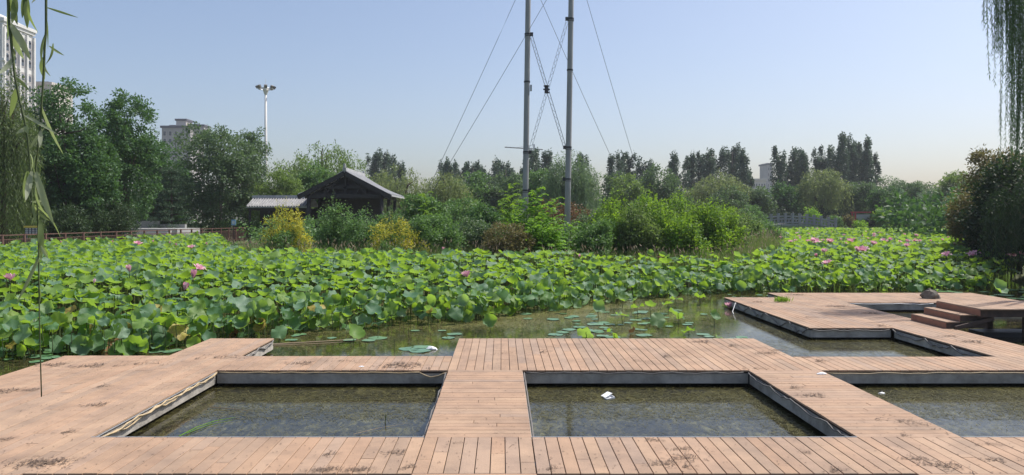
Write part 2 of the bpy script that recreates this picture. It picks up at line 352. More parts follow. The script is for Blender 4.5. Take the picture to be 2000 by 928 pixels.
gx, gy = np.meshgrid(ax, ay); d_, ins = seg_dist(gx, gy, POND); sdist = np.where(ins, d_, -d_)
gz = np.clip(-sdist*.55+.05, -.7, .45)
gz += np.where(sdist < -1.5, np.clip((-sdist-1.5)*.012, 0, .25), 0)
nx_, ny_ = len(ax), len(ay); idx = np.arange(nx_*ny_).reshape(ny_, nx_)
F = np.stack([idx[:-1, :-1], idx[:-1, 1:], idx[1:, 1:], idx[1:, :-1]], -1).reshape(-1, 4)
M['ground'] = mat('ground', (.075, .085, .035), .95, col2=(.11, .13, .045), scale=.8, detail=9, bump=.5, bscale=8)
tag(link('ground', raw_mesh('ground', np.stack([gx, gy, gz], -1).reshape(-1, 3), F, None, True), M['ground']), kind='structure')
# water: dark, glossy, with patches of floating weed and scum
def water_mat():
    m = bpy.data.materials.new('pond_water'); m.use_nodes = True; N = m.node_tree; L = N.links; b = N.nodes['Principled BSDF']
    tc = N.nodes.new('ShaderNodeTexCoord')
    def noise(scale, detail, st=(1, 1, 1), rough=.6, dist=0):
        mp = N.nodes.new('ShaderNodeMapping'); mp.inputs['Scale'].default_value = st; L.new(tc.outputs['Object'], mp.inputs[0])
        no = N.nodes.new('ShaderNodeTexNoise'); no.inputs['Scale'].default_value = scale; no.inputs['Detail'].default_value = detail
        no.inputs['Roughness'].default_value = rough; no.inputs['Distortion'].default_value = dist; L.new(mp.outputs[0], no.inputs[0]); return no.outputs['Fac']
    def ramp(src, stops):
        r = N.nodes.new('ShaderNodeValToRGB'); e = r.color_ramp.elements
        e[0].position, e[0].color = stops[0][0], (*stops[0][1], 1); e[1].position, e[1].color = stops[-1][0], (*stops[-1][1], 1)
        for p, c in stops[1:-1]: q = e.new(p); q.color = (*c, 1)
        L.new(src, r.inputs[0]); return r.outputs[0]
    def math_(op, a, bb):
        n = N.nodes.new('ShaderNodeMath'); n.operation = op
        for i, q in enumerate((a, bb)):
            if isinstance(q, (int, float)): n.inputs[i].default_value = q
            else: L.new(q, n.inputs[i])
        return n.outputs[0]
    deep = ramp(math_('ADD', noise(9, 8, (1, .45, 1), .7, 1.5), math_('MULTIPLY', math_('SUBTRACT', noise(.9, 3), .52), .45)), [(.36, (.010, .009, .006)), (.50, (.034, .031, .013)), (.60, (.085, .078, .030)), (.74, (.15, .14, .06))])
    scum = ramp(noise(26, 6, (1, .6, 1), .75, .8), [(.3, (.07, .07, .025)), (.55, (.18, .17, .06)), (.72, (.28, .27, .13))])
    big = noise(.55, 4, (1, 1, 1), .6); fine = noise(34, 5, (1, .5, 1), .8, 1.2); speck = noise(75, 3, (1, .6, 1), .7)
    sep = N.nodes.new('ShaderNodeSeparateXYZ'); L.new(tc.outputs['Object'], sep.inputs[0])
    far = N.nodes.new('ShaderNodeMapRange'); far.inputs[1].default_value = 11.8; far.inputs[2].default_value = 19; L.new(sep.outputs['Y'], far.inputs[0])
    fx = N.nodes.new('ShaderNodeMapRange'); fx.inputs[1].default_value = 9; fx.inputs[2].default_value = 2; L.new(sep.outputs['X'], fx.inputs[0])
    f2 = math_('MULTIPLY', far.outputs[0], fx.outputs[0])
    thr = math_('ADD', math_('MULTIPLY', big, .35), math_('MULTIPLY', f2, .22))
    msk = ramp(math_('ADD', fine, thr), [(.84, (0, 0, 0)), (.92, (1, 1, 1))])
    sp = ramp(speck, [(.625, (0, 0, 0)), (.66, (1, 1, 1))])
    mm = N.nodes.new('ShaderNodeMath'); mm.operation = 'MAXIMUM'; L.new(msk, mm.inputs[0]); L.new(sp, mm.inputs[1])
    mx = N.nodes.new('ShaderNodeMix'); mx.data_type = 'RGBA'; L.new(mm.outputs[0], mx.inputs[0]); L.new(deep, mx.inputs[6]); L.new(scum, mx.inputs[7])
    L.new(mx.outputs[2], b.inputs['Base Color'])
    rr = N.nodes.new('ShaderNodeMapRange'); rr.inputs[3].default_value = .04; rr.inputs[4].default_value = .6; L.new(mm.outputs[0], rr.inputs[0]); L.new(rr.outputs[0], b.inputs['Roughness'])
    b.inputs['IOR'].default_value = 1.33
    bp = N.nodes.new('ShaderNodeBump'); bp.inputs['Strength'].default_value = .05; bp.inputs['Distance'].default_value = .02
    L.new(noise(11, 3, (1, 1.6, 1)), bp.inputs['Height']); L.new(bp.outputs[0], b.inputs['Normal'])
    return m
M['water'] = water_mat()
mb = MB(); mb.add([(-26, -16, 0), (62, -16, 0), (62, 99, 0), (-26, 99, 0)], [(0, 1, 2, 3)])
tag(mb.build('water', M['water']), kind='structure')
# ------------------------------------------------------------------ floating timber deck
DT = .24                                   # top of the boards above the water
deck = thing('floating_deck', 'pinkish brown plank deck with rectangular pools floating on the pond', 'deck')
RECTS = []
def section(x0, x1, y0, y1, along='y', name='walkway', pitch=.128, z=DT, joint=.25):
    """one run of boards with gaps; boards lie along x or y"""
    RECTS.append((x0, x1, y0, y1)); mb = MB(); th = .022; gap = .0075
    a0, a1, b0, b1 = (x0, x1, y0, y1) if along == 'y' else (y0, y1, x0, x1)
    n = max(1, round((a1-a0)/pitch)); st = (a1-a0)/n
    for i in range(n):
        s0 = a0+i*st+gap/2; s1 = a0+(i+1)*st-gap/2; cuts = [b0, b1]
        L_ = b1-b0
        if L_ > 2.5:
            q = b0+rnd.uniform(.4, 2.2)
            while q < b1-.3: cuts.insert(-1, q); q += 2.2
        elif rnd.random() < joint: cuts.insert(1, b0+rnd.uniform(.2, .8)*L_)
        for c0, c1 in zip(cuts[:-1], cuts[1:]):
            v = rnd.random(); dz = rnd.uniform(-.0015, .0015); e = .0025
            if along == 'y': mb.box(s0, s1, c0+(e if c0 > b0 else rnd.uniform(-.003, .003)), c1-(e if c1 < b1 else 0), z-th, z+dz, v, .003)
            else: mb.box(c0+(e if c0 > b0 else rnd.uniform(-.003, .003)), c1-(e if c1 < b1 else 0), s0, s1, z-th, z+dz, v, .003)
    return mb.build(name, M['plank'], deck)
XS = [-4.14, -.78, .30, 3.58, 4.63, 7.87, 9.02]      # pool edges across
YS = [6.41, 7.47, 10.78, 11.88]                      # cross walkways
section(-7.02, -4.14, 2.2, 11.92, 'y', 'platform')
section(-5.35, -4.18, 11.923, 13.63, 'y', 'platform')
for x0, x1, n in ((-4.137, -.78, 0), (-.777, .30, 1), (.303, 3.58, 2), (3.583, 4.63, 3), (4.633, 9.02, 4)):
    section(x0, x1, YS[0], YS[1], 'y')
    yb = 2.2; 
for x0, x1 in ((-.777, .30), (3.583, 4.63), (7.873, 9.02)):
    section(x0, x1, 2.2, YS[0]-.003, 'x'); section(x0, x1, YS[1]+.003, YS[2]-.003, 'x')
section(-4.137, -.79, YS[2], YS[3], 'y'); section(-.787, 4.63, YS[2], 13.63, 'y', 'platform'); section(4.633, 9.02, YS[2], YS[3]-.05, 'y')
section(7.873, 9.02, YS[3]-.047, 22.0, 'y'); section(6.2, 7.87, 14.95, 20.75, 'y', 'platform'); section(9.023, 13.9, 19.45, 22.0, 'y')
# concrete edge beams with a dark board above them, set back under the boards
def edge(p, q, nrm_, parent=deck):
    (x0, y0), (x1, y1) = p, q; nx, ny = nrm_; s = .008
    mb = MB(); mu = MB()
    if x0 == x1:
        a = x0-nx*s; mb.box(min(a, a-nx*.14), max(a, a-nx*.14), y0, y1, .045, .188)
        a2 = x0-nx*.018; mu.box(min(a2, a2-nx*.13), max(a2, a2-nx*.13), y0, y1, .189, DT-.0235)
    else:
        a = y0-ny*s; mb.box(x0, x1, min(a, a-ny*.14), max(a, a-ny*.14), .045, .188)
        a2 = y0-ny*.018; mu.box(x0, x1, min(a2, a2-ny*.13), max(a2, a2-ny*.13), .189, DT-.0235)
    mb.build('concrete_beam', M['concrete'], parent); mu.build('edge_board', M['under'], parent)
POOLS = [(-4.14, -.78, 7.47, 10.78), (.30, 3.58, 7.47, 10.78), (4.63, 7.87, 7.47, 10.78), (-4.14, -.78, 2.6, 6.41), (.30, 3.58, 2.6, 6.41), (4.63, 7.87, 2.6, 6.41)]
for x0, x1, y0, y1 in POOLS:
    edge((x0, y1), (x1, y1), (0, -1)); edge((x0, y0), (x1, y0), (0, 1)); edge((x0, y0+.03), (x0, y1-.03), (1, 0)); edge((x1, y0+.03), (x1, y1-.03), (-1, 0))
for p, q, n in (((-4.16, 11.9), (-.79, 11.9), (0, 1)), ((-4.18, 11.93), (-4.18, 13.6), (1, 0)), ((-5.33, 13.63), (-4.2, 13.63), (0, 1)), ((-5.35, 11.95), (-5.35, 13.6), (-1, 0)),
                ((-7.0, 11.92), (-5.37, 11.92), (0, 1)), ((-7.02, 2.3), (-7.02, 11.9), (-1, 0)), ((-.79, 11.93), (-.79, 13.6), (-1, 0)), ((-.77, 13.63), (4.61, 13.63), (0, 1)),
                ((4.63, 11.87), (4.63, 13.6), (1, 0)), ((4.65, 11.83), (7.85, 11.83), (0, 1)), ((7.87, 11.86), (7.87, 14.9), (-1, 0)), ((6.22, 14.95), (7.84, 14.95), (0, -1)),
                ((6.2, 14.98), (6.2, 20.7), (-1, 0)), ((6.22, 20.75), (7.84, 20.75), (0, 1)), ((7.87, 20.8), (7.87, 21.97), (-1, 0)), ((7.9, 22.0), (13.88, 22.0), (0, 1)),
                ((9.05, 19.45), (13.88, 19.45), (0, -1)), ((13.9, 19.48), (13.9, 21.97), (1, 0)), ((9.02, 11.0), (9.02, 19.42), (1, 0)), ((9.02, 2.3), (9.02, 10.95), (1, 0))):
    edge(p, q, n)
# metal angle trims on the near lips of the pools and along the lit left edge
mb = MB()
for x0, x1, y0, y1 in POOLS[:3]:
    mb.box(x0+.002, x1-.002, y0+.004, y0+.016, DT-.05, DT+.002)
    if x0 < 4: mb.box(x0-.018, x0+.006, y0+.02, y1-.01, DT-.035, DT-.028)
mb.build('edge_trim', M['steel'], deck)
# black pontoon bodies hidden under the deck
mb = MB()
for (x0, x1, y0, y1) in RECTS: mb.box(x0+.17, x1-.17, y0+.17, y1-.17, -.25, .14)
mb.build('pontoon', M['iron'], deck)
# electric cables sagging along the edges
def cable(pts, sag, r=.011, m='cable', name='cable'):
    mb = MB(); out = []
    for (p, q) in zip(pts[:-1], pts[1:]):
        for i in range(7):
            t = i/7; v = Vector(p).lerp(Vector(q), t); v.z -= sag*rnd.uniform(.5, 1.4)*4*t*(1-t); out.append(v)
    out.append(Vector(pts[-1])); mb.tube(out, r, 5); return mb.build(name, M[m], deck, True)
def run(p, q, n, jit=.25):
    L_ = [Vector(p).lerp(Vector(q), (i+(rnd.uniform(-jit, jit) if 0 < i < n else 0))/n) for i in range(n+1)]; return L_
zc = .215
cable(run((-4.12, 7.6, zc-.02), (-4.12, 10.74, zc), 3), .045); cable(run((-4.10, 7.5, zc), (-4.12, 10.72, zc-.01), 4), .03)
cable(run((-4.1, 10.75, zc), (-1.2, 10.75, zc), 5), .010, .008); cable([(-1.2, 10.755, zc), (-.8, 10.75, zc-.005)], .07, .008)
cable(run((-.81, 7.5, zc), (-.81, 10.7, zc), 3), .05, m='greycable')
cable(run((.325, 7.5, zc), (.325, 10.7, zc), 5), .03, m='greycable'); cable(run((.35, 10.75, zc), (3.5, 10.75, zc), 6), .015, .008, 'greycable')
cable(run((3.555, 7.5, zc), (3.555, 10.7, zc), 4), .04, .009, 'greycable'); cable(run((4.7, 10.75, zc-.01), (7.8, 10.75, zc), 4), .012, .008)
cable(run((6.25, 14.93, zc-.01), (7.8, 14.93, zc-.01), 3), .02, .01, 'greycable'); cable(run((7.845, 11.9, zc), (7.845, 14.9, zc), 3), .09, .012, 'greycable')
cable(run((6.18, 15.0, zc), (6.18, 19.6, zc), 4), .12, .012, 'greycable'); cable([(6.17, 19.6, zc), (6.0, 19.3, .02), (5.9, 18.9, .01)], .0, .01, 'signwhite')
cable(run((-4.17, 11.95, zc), (-4.17, 13.55, zc), 2), .06, .014, 'greycable'); cable(run((9.1, 19.43, zc), (11.3, 19.43, zc), 2), .02, .01, 'signwhite')
# ------------------------------------------------------------------ steps and raised bridge
st = thing('raised_walkway', 'raised plank bridge with three red brown risers above the dark water', 'footbridge', (8.9, 14.85, DT))
def rel(mb, n, m): 
    o = mb.build(n, m, st); o.location = (-8.9, -14.85, -DT); return o
rs = .14
for k, (xa, xb) in enumerate(((8.86, 9.16), (9.14, 9.44))):
    z1 = DT+rs*(k+1); mb = MB()
    for i in range(2): mb.box(xa+.012+i*.14, xa+.148+i*.14, 14.82, 16.08, z1-.022, z1, rnd.random(), .003)
    rel(mb, 'tread', M['plank'])
    mb = MB(); mb.box(xa, xa+.02, 14.83, 16.07, z1-rs+.003, z1-.023); rel(mb, 'riser', M['redplank'])
    mb = MB(); mb.box(xa+.025, 9.7, 14.835, 14.90, z1-.13, z1-.025); mb.box(xa+.025, 9.7, 16.0, 16.065, z1-.13, z1-.025); rel(mb, 'stringer', M['under'])
z1 = DT+rs*3; mb = MB()
for i in range(52): mb.box(9.43+i*.128, 9.43+i*.128+.12, 14.6, 16.1, z1-.022, z1+rnd.uniform(-.001, .001), rnd.random(), .003)
rel(mb, 'bridge_deck', M['plank'])
mb = MB(); mb.box(9.41, 9.43, 14.62, 16.08, z1-rs+.003, z1-.023); rel(mb, 'riser', M['redplank'])
mb = MB(); mb.box(9.44, 16.0, 14.66, 14.76, z1-.17, z1-.024); mb.box(9.44, 16.0, 15.95, 16.05, z1-.17, z1-.024); rel(mb, 'side_beam', M['under'])
for yy in (14.72, 15.98): mb = MB(); mb.bar((9.0, yy, DT+.03), (9.75, yy, z1-.2), .05, .07); rel(mb, 'strut', M['under'])
for xx in (10.4, 12.6, 14.8):
    for yy in (14.72, 15.9): mb = MB(); mb.box(xx, xx+.12, yy, yy+.12, -.6, z1-.171); rel(mb, 'pier', M['under'])
mb = MB(); mb.box(9.9, 15.4, 15.25, 15.75, -.2, .1); rel(mb, 'float', M['iron'])
# ------------------------------------------------------------------ small things on the deck
def weed_clump_mesh(seed, spread, n):
    g = np.random.default_rng(seed); parts_V = []; vv = []
    for k in range(n):
        c = np.array([g.normal()*spread, g.normal()*spread*.4, .004+abs(g.normal())*.012]); a = g.uniform(0, 6.28); r = 0; ln = g.uniform(.04, .13); m_ = 5
        pts = []
        for i in range(m_):
            pts.append(c.copy()); a += g.normal()*.7; c = c+np.array([math.cos(a)*ln/m_, math.sin(a)*ln/m_, g.normal()*.004]); c[2] = max(c[2], .003)
        pts = np.array(pts); d = np.gradient(pts, axis=0); sd = nrm(np.column_stack([-d[:, 1], d[:, 0], g.normal(size=m_)*.003]))*g.uniform(.0025, .006)
        q = np.stack([pts[:-1]-sd[:-1], pts[:-1]+sd[:-1], pts[1:]+sd[1:], pts[1:]-sd[1:]], 1).reshape(-1, 3)
        parts_V.append(q); vv.append(np.full(len(q), g.uniform(0, .99)))
    V = np.concatenate(parts_V); return raw_mesh('weed_clump', V, np.arange(len(V)).reshape(-1, 4), np.concatenate(vv))
WM = [weed_clump_mesh(50+i, s, n) for i, (s, n) in enumerate(((.17, 150), (.13, 62), (.11, 40), (.07, 22), (.22, 38), (.05, 14)))]
for me in WM: me.materials.append(M['weed'])
def on_deck(px, py, z=DT): Y = FP*(EYE-z)/(py-VY); return ((px-VX)/FP*Y, Y, z)
WEEDS = [  # px, py, mesh, size, heading, label
 (85, 905, 0, 1.35, 0, 'widest dark dried weed heap on the left end of the front walkway'),
 (635, 918, 0, .75, 10, 'matted grey brown weed pile at the front edge below the left pool'),
 (700, 918, 0, .70, 0, 'bushy weed heap overhanging the front edge left of the middle planks'),
 (775, 884, 2, 1.1, 5, 'thin weed tangle on front walkway under the left pool corner'),
 (640, 888, 3, 1.2, 0, 'small weed knot on diagonal planks in front of the left pool'),
 (800, 912, 2, .8, 40, 'brown weed tuft near the deck joint at the front edge'),
 (890, 866, 4, .5, 20, 'wispy weed scrap on the planks just below the central walkway'),
 (1275, 860, 2, .9, 160, 'weed strands lying over the near rim of the middle pool'),
 (1335, 877, 1, .8, 0, 'weed clump highest of four in front of the middle pool'),
 (1300, 906, 1, 1.0, 0, 'dark weed clump left of pair in front of the middle pool'),
 (1338, 894, 1, 1.1, 10, 'long weed clump in the middle of the four before the middle pool'),
 (1340, 912, 3, 1.1, 0, 'lowest weed scrap of the four before the middle pool'),
 (1075, 916, 3, 1.1, 0, 'weed scrap at the front edge below the central walkway'),
 (1575, 884, 2, .6, 0, 'small weed scrap in front of the right corner of the middle pool'),
 (1790, 897, 1, 1.0, -20, 'weed streak left part of the long pile on the right front walkway'),
 (1845, 910, 1, 1.3, -25, 'weed streak right part of the long pile on the right front walkway'),
 (1935, 868, 4, .8, 0, 'loose weed scrap in front of the right pool'),
 (1945, 899, 2, 1.0, -8, 'brown weed clump on the far right of the front walkway'),
 (1630, 920, 3, 1.3, 0, 'weed scrap at the front edge under the right walkway'),
 (1770, 824, 4, .9, -30, 'long weed string on the walkway between middle and right pools'),
 (1590, 773, 2, 1.0, 0, 'weed clump halfway along the walkway right of the middle pool'),
 (1550, 758, 3, .9, 0, 'small weed knot near the far end of the walkway beside middle pool'),
 (1765, 851, 3, .9, 0, 'weed scrap near corner of walkway and front planks'),
 (790, 715, 1, 1.5, 5, 'biggest weed clump on the walkway behind the left pool'),
 (590, 710, 2, 1.2, 0, 'weed clump on walkway behind the middle of the left pool'),
 (670, 705, 4, .8, 0, 'wisp of weed behind the left pool beside the white scrap'),
 (775, 712, 2, 1.2, 20, 'weed wisp beside the biggest clump behind the left pool'),
 (105, 713, 2, 1.3, 0, 'weed clump at the far left corner of the left platform'),
 (180, 715, 2, 1.4, 15, 'flat brown weed patch on the far left platform'),
 (275, 711, 4, 1.1, 20, 'curved weed string at the far rim of the left platform'),
 (430, 698, 4, 1.1, 12, 'long weed string at the corner behind the left pool'),
 (10, 764, 2, 1.2, 0, 'weed clump cut by the left frame edge'),
 (60, 762, 2, .8, 10, 'thin weed wisp beside hanging twig tip on left platform'),
 (190, 791, 2, .9, 15, 'weed clump in the middle of the left platform'),
 (198, 755, 3, .9, 0, 'small weed knot on the left platform'),
 (125, 845, 4, .35, 10, 'tiny weed scrap on the near left platform'),
 (130, 845, 3, .7, 0, 'dark weed pinch on the near left platform'),
 (12, 858, 2, .9, 0, 'weed wisp at the near left edge of the deck'),
 (1370, 668, 2, 1.2, 0, 'weed clump on rear platform behind the middle pool'),
 (1245, 705, 4, .8, -30, 'weed scrap in the centre of the rear platform'),
 (1060, 688, 3, 1.0, 0, 'little weed knot at the left of the rear platform'),
 (1500, 690, 1, .9, 0, 'weed pile at the stepped right corner of the rear platform'),
 (1520, 684, 0, .45, 0, 'dark raised weed lump on the right rim of the rear platform'),
 (1575, 698, 0, .35, 0, 'small dark lump on the far rim of right cross walkway'),
 (1430, 676, 3, 1.3, 0, 'weed scrap near the far rim of rear platform'),
 (1480, 720, 4, .7, 0, 'weed wisp by the far right corner of the middle pool'),
 (1300, 697, 3, 1.1, 0, 'small weed scrap right of centre on the rear platform'),
 (985, 690, 4, .6, 20, 'weed wisp near the left rim of the rear platform'),
 (1635, 599, 1, 1.3, 0, 'weed patch in the middle of the far right platform'),
 (1555, 576, 1, 1.4, 0, 'dark weed patch at the far rim of the far right platform'),
 (1700, 612, 2, 1.5, 0, 'weed patch beside the opening on the far right platform'),
 (1480, 590, 2, 1.1, 0, 'weed clump left of the grass tuft on far platform'),
 (1580, 620, 4, .9, 0, 'weed string near front rim of the far right platform'),
 (1855, 657, 2, 1.0, 0, 'weed clump on the right walkway below the steps'),
 (1900, 668, 2, 1.3, -10, 'weed patch on the right walkway further below the steps'),
 (1720, 637, 3, 1.4, 0, 'weed scrap near inner corner of the far right platform'),
 (1600, 706, 3, 1.2, 0, 'weed scrap on cross walkway above the right pool'),
]
g_ = np.random.default_rng(5)
for px, py, k, s, rz, lab in WEEDS:
    o = link('weed_clump', WM[k]); x, y, z = on_deck(px, py); o.location = (x, y, z+.002); s *= .50 if y < 7.6 else .80
    o.scale = (s*1.1, s*1.5, s); o.rotation_euler.z = R(rz); tag(o, lab, 'weed clump', 'dried weed clumps on the deck')
# countless crumbs and leaf bits
V = []; vv = []
for (x0, x1, y0, y1) in RECTS:
    n = int((x1-x0)*(y1-y0)*34); P = np.column_stack([g_.uniform(x0+.02, x1-.02, n), g_.uniform(y0+.02, y1-.02, n), np.full(n, DT+.004)])
    a = g_.uniform(0, 6.28, n); D = np.column_stack([np.cos(a), np.sin(a), g_.uniform(0, .12, n)]); big = g_.uniform(size=n) < .10
    c, v_ = cards(P, D, np.tile([0, 0, 1.], (n, 1)), np.where(big, g_.uniform(.05, .15, n), g_.uniform(.012, .035, n)), np.where(big, .006, .011), g_.uniform(0, .99, n)); V.append(c); vv.append(v_)
V = np.concatenate(V); tag(link('deck_litter', raw_mesh('deck_litter', V, np.arange(len(V)).reshape(-1, 4), np.concatenate(vv)), M['weed']), 'scattered twigs and crumbs of dead weed all over the planks', 'litter', kind='stuff')
# litter
def crumple(name, px, py, w_, d, h, m, label, cat, z=DT, seed=0, rz=0):
    g = np.random.default_rng(seed); mb = MB(); n = 9; rings = [(0, 1.0), (.35, .97), (.75, .7), (1, .25)]; vs = []
    for zz, rr in rings:
        for k in range(n):
            t = 6.283*k/n; q = rr*(1+g.normal()*.14); vs.append((math.cos(t)*w_/2*q, math.sin(t)*d/2*q, zz*h*(1+g.normal()*.12)))
    fs = [(r*n+k, r*n+(k+1) % n, (r+1)*n+(k+1) % n, (r+1)*n+k) for r in range(3) for k in range(n)]+[tuple(range(3*n, 4*n)), tuple(range(n-1, -1, -1))]
    mb.add(vs, fs, .5); o = mb.build(name, M[m]); o.location = on_deck(px, py, z); o.rotation_euler.z = R(rz); return tag(o, label, cat)
crumple('rock', 1817, 583, .46, .34, .26, 'rock', 'angular brown rock on the far deck left of the tree shadow', 'rock', seed=3)
crumple('paper_scrap', 1605, 731, .15, .08, .025, 'paper', 'crumpled white paper on the planks near the right pool corner', 'litter', seed=4)
mb = MB(); mb.box(-.10, .10, -.075, .075, 0, .008); mb.box(-.10, .10, -.075, -.067, .009, .045); mb.box(-.10, .10, .067, .075, .009, .045); mb.box(-.10, -.092, -.066, .066, .009, .045); mb.box(.092, .10, -.066, .066, .009, .045); mb.bar((-.10, .08, .045), (.10, .14, .075), .15, .006)
o = mb.build('food_box', M['paper']); o.location = on_deck(1190, 779, 0); o.scale = (.62, .62, .62); o.rotation_euler = (R(6), R(-8), R(20)); tag(o, 'small white food tray floating tilted in the middle pool', 'litter')
crumple('bottle_scrap', 843, 683, .20, .10, .06, 'paper', 'white plastic scrap floating beside lily pads behind the left pool', 'litter', z=0, seed=6)
crumple('plastic_chip', 706, 716, .09, .06, .01, 'paper', 'tiny white chip on the walkway behind the left pool', 'litter', seed=7)
crumple('foam_chip', 1722, 769, .10, .07, .02, 'paper', 'tiny white chip floating in the right pool', 'litter', z=0, seed=8)
# grass tuft growing between the planks
g = np.random.default_rng(3); n = 170; a = g.uniform(0, 6.28, n)
P = np.column_stack([g.normal(size=n)*.10, g.normal(size=n)*.07, np.zeros(n)]); D = np.column_stack([np.cos(a)*.5, np.sin(a)*.5, np.ones(n)])
o = leaf_obj('grass_tuft', [cards(P, D, g.normal(size=(n, 3)), g.uniform(.10, .20, n), .018, g.uniform(0, .99, n))], M['L_bright']); o.location = on_deck(1527, 590)
tag(o, 'green grass tuft sprouting from the planks of the far right platform', 'grass tuft')
# ------------------------------------------------------------------ lotus
def lotus_mesh(seed, seg=18, rings=4, cup=.25, wav=.10, fold=.0):
    g = np.random.default_rng(seed); vs = [(0, 0, 0)]; ph = g.uniform(0, 6.28, 4)
    for r in range(1, rings+1):
        t = r/rings
        for k in range(seg):
            a = 2*math.pi*k/seg; rim = 1+.07*math.sin(4*a+ph[0])*t+.06*math.sin(9*a+ph[1])*t
            z = cup*t*t+wav*t**3*(math.sin(4*a+ph[2])+.6*math.sin(7*a+ph[3])+.35*math.sin(11*a+ph[0]))+fold*abs(math.sin(a+ph[0]))**1.5*t*t
            if k % 2: z += .018*t
            vs.append((math.cos(a)*t*rim*(1-.25*cup*t), math.sin(a)*t*rim*(1-.25*cup*t), z))
    V = np.array(vs); T = []
    for k in range(seg): T.append((0, 1+k, 1+(k+1) % seg, 1+(k+1) % seg))
    Q = []
    for r in range(rings-1):
        for k in range(seg): b = 1+r*seg; Q.append((b+k, b+seg+k, b+seg+(k+1) % seg, b+(k+1) % seg))
    return V, [t[:3] for t in T], Q
SHAPES = [(.30, .12, 0), (.14, .17, 0), (-.10, .18, 0), (.48, .13, 0), (.05, .22, .12), (.20, .10, .5), (-.30, .18, .0), (.70, .10, 0)]
LM = []
for i, (c, wv, f) in enumerate(SHAPES):
    V, T, Q = lotus_mesh(i, 22, 5, c, wv, f); me = bpy.data.meshes.new('leaf_blade'); me.from_pydata(V.tolist(), [], T+Q)
    me.polygons.foreach_set('use_smooth', [True]*len(me.polygons)); me.attributes.new('v', 'FLOAT', 'POINT'); me.materials.append(M['lotus']); LM.append(me)
LOW = []
for i, (c, wv, f) in enumerate(SHAPES):
    V, T, Q = lotus_mesh(i+20, 13, 3, c, wv*1.15, f); LOW.append((V, np.array(T+[t for q in Q for t in ((q[0], q[1], q[2]), (q[0], q[2], q[3]))])))
mbs = MB(); mbs.tube([(0, 0, 0), (.012, .004, .35), (-.008, .006, .7), (0, 0, 1)], [.009, .008, .008, .007], 5); STALK = bpy.data.meshes.new('stalk'); STALK.from_pydata(mbs.V, [], mbs.F); STALK.materials.append(M['stalk'])
FIELD = [(-24.4, 12.1), (-9.3, 12.2), (-8.0, 12.9), (-6.6, 13.0), (-5.9, 13.7), (-5.5, 14.9), (-4.4, 15.8), (-2.6, 16.7), (-.8, 17.2), (.3, 18.6), (1.8, 19.8), (3.6, 21.6), (5.6, 23.2), (7.5, 24.0),
         (11, 24.4), (16, 24.9), (19, 27), (26, 37), (42, 56), (57, 76), (60, 94), (36, 94), (32.4, 90), (24.4, 69), (18.2, 51), (13.7, 36.6), (11.4, 30.4), (8, 27.6), (0, 26.6), (-4, 26.9), (-9.6, 28.2), (-12, 33), (-21.2, 56), (-22.6, 58.6), (-24.2, 38)]
def height_at(x, y, e):      # leaf height above the water: low at the near edge, higher inside
    return .36+.80*np.clip(e/5.0, 0, 1)**.6
g = np.random.default_rng(11)
def jgrid(x0, x1, y0, y1, st):
    a, b = np.meshgrid(np.arange(x0, x1, st), np.arange(y0, y1, st)); a = a.ravel()+g.uniform(-.5, .5, a.size)*st; b = b.ravel()+g.uniform(-.5, .5, b.size)*st; return a, b
pts = []
for y0, y1, stp in ((12, 20, .248), (20, 28, .262), (28, 40, .33), (40, 62, .45), (62, 96, .56)):
    a, b = jgrid(-25, 62, y0, y1, stp)
    k = (np.abs(a-b*.007) < b*.70+4) ; a, b = a[k], b[k]
    dd, ii = seg_dist(a, b, FIELD); k = ii & (dd > .05); pts.append(np.column_stack([a[k], b[k]]))
P = np.concatenate(pts)
near = np.array([(-24.4, 12.1), (-9.3, 12.2), (-8.0, 12.9), (-6.6, 13.0), (-5.9, 13.7), (-5.5, 14.9), (-4.4, 15.8), (-2.6, 16.7), (-.8, 17.2), (.3, 18.6), (1.8, 19.8), (3.6, 21.6), (5.6, 23.2), (7.5, 24.0), (11, 24.4), (16, 24.9)])
ed = np.full(len(P), 1e9)
for (x0, y0), (x1, y1) in zip(near[:-1], near[1:]):
    dx, dy = x1-x0, y1-y0; t = np.clip(((P[:, 0]-x0)*dx+(P[:, 1]-y0)*dy)/(dx*dx+dy*dy), 0, 1); ed = np.minimum(ed, np.hypot(P[:, 0]-x0-t*dx, P[:, 1]-y0-t*dy))
n = len(P); hz = height_at(P[:, 0], P[:, 1], ed)*np.where(g.uniform(size=n) < .28, g.uniform(.40, .8, n), g.uniform(.82, 1.12, n)); hz = np.maximum(hz, .12)
rad = g.uniform(.095, .20, n)*np.where(P[:, 1] > 45, 1.3, np.where(P[:, 1] > 28, 1.12, 1)); tilt = np.abs(g.normal(size=n))*.44; ta = g.uniform(0, 6.28, n); sp = g.uniform(0, 6.28, n); kind = g.integers(0, 8, n)
xt = np.where((ed < 2.2) & (P[:, 1] < 27) & (g.uniform(size=n) < .9))[0]   # a second, lower storey along the open water
q2 = P[xt]+g.normal(size=(len(xt), 2))*.12; P = np.concatenate([P, q2]); ed = np.r_[ed, ed[xt]]; hz = np.r_[hz, g.uniform(.08, .55, len(xt))*np.clip(.5+ed[xt]*.3, .5, 1)]
rad = np.r_[rad, g.uniform(.09, .19, len(xt))]; tilt = np.r_[tilt, np.abs(g.normal(size=len(xt)))*.5]; ta = np.r_[ta, g.uniform(0, 6.28, len(xt))]; sp = np.r_[sp, g.uniform(0, 6.28, len(xt))]; kind = np.r_[kind, g.integers(0, 8, len(xt))]; n = len(P)
tilt = np.where(ed < 1.2, tilt+g.uniform(.1, .7, n), tilt); ta = np.where((ed < 1.2) & (g.uniform(size=n) < .75), g.normal(size=n)*.7-1.57, ta)  # edge leaves lean out over the open water
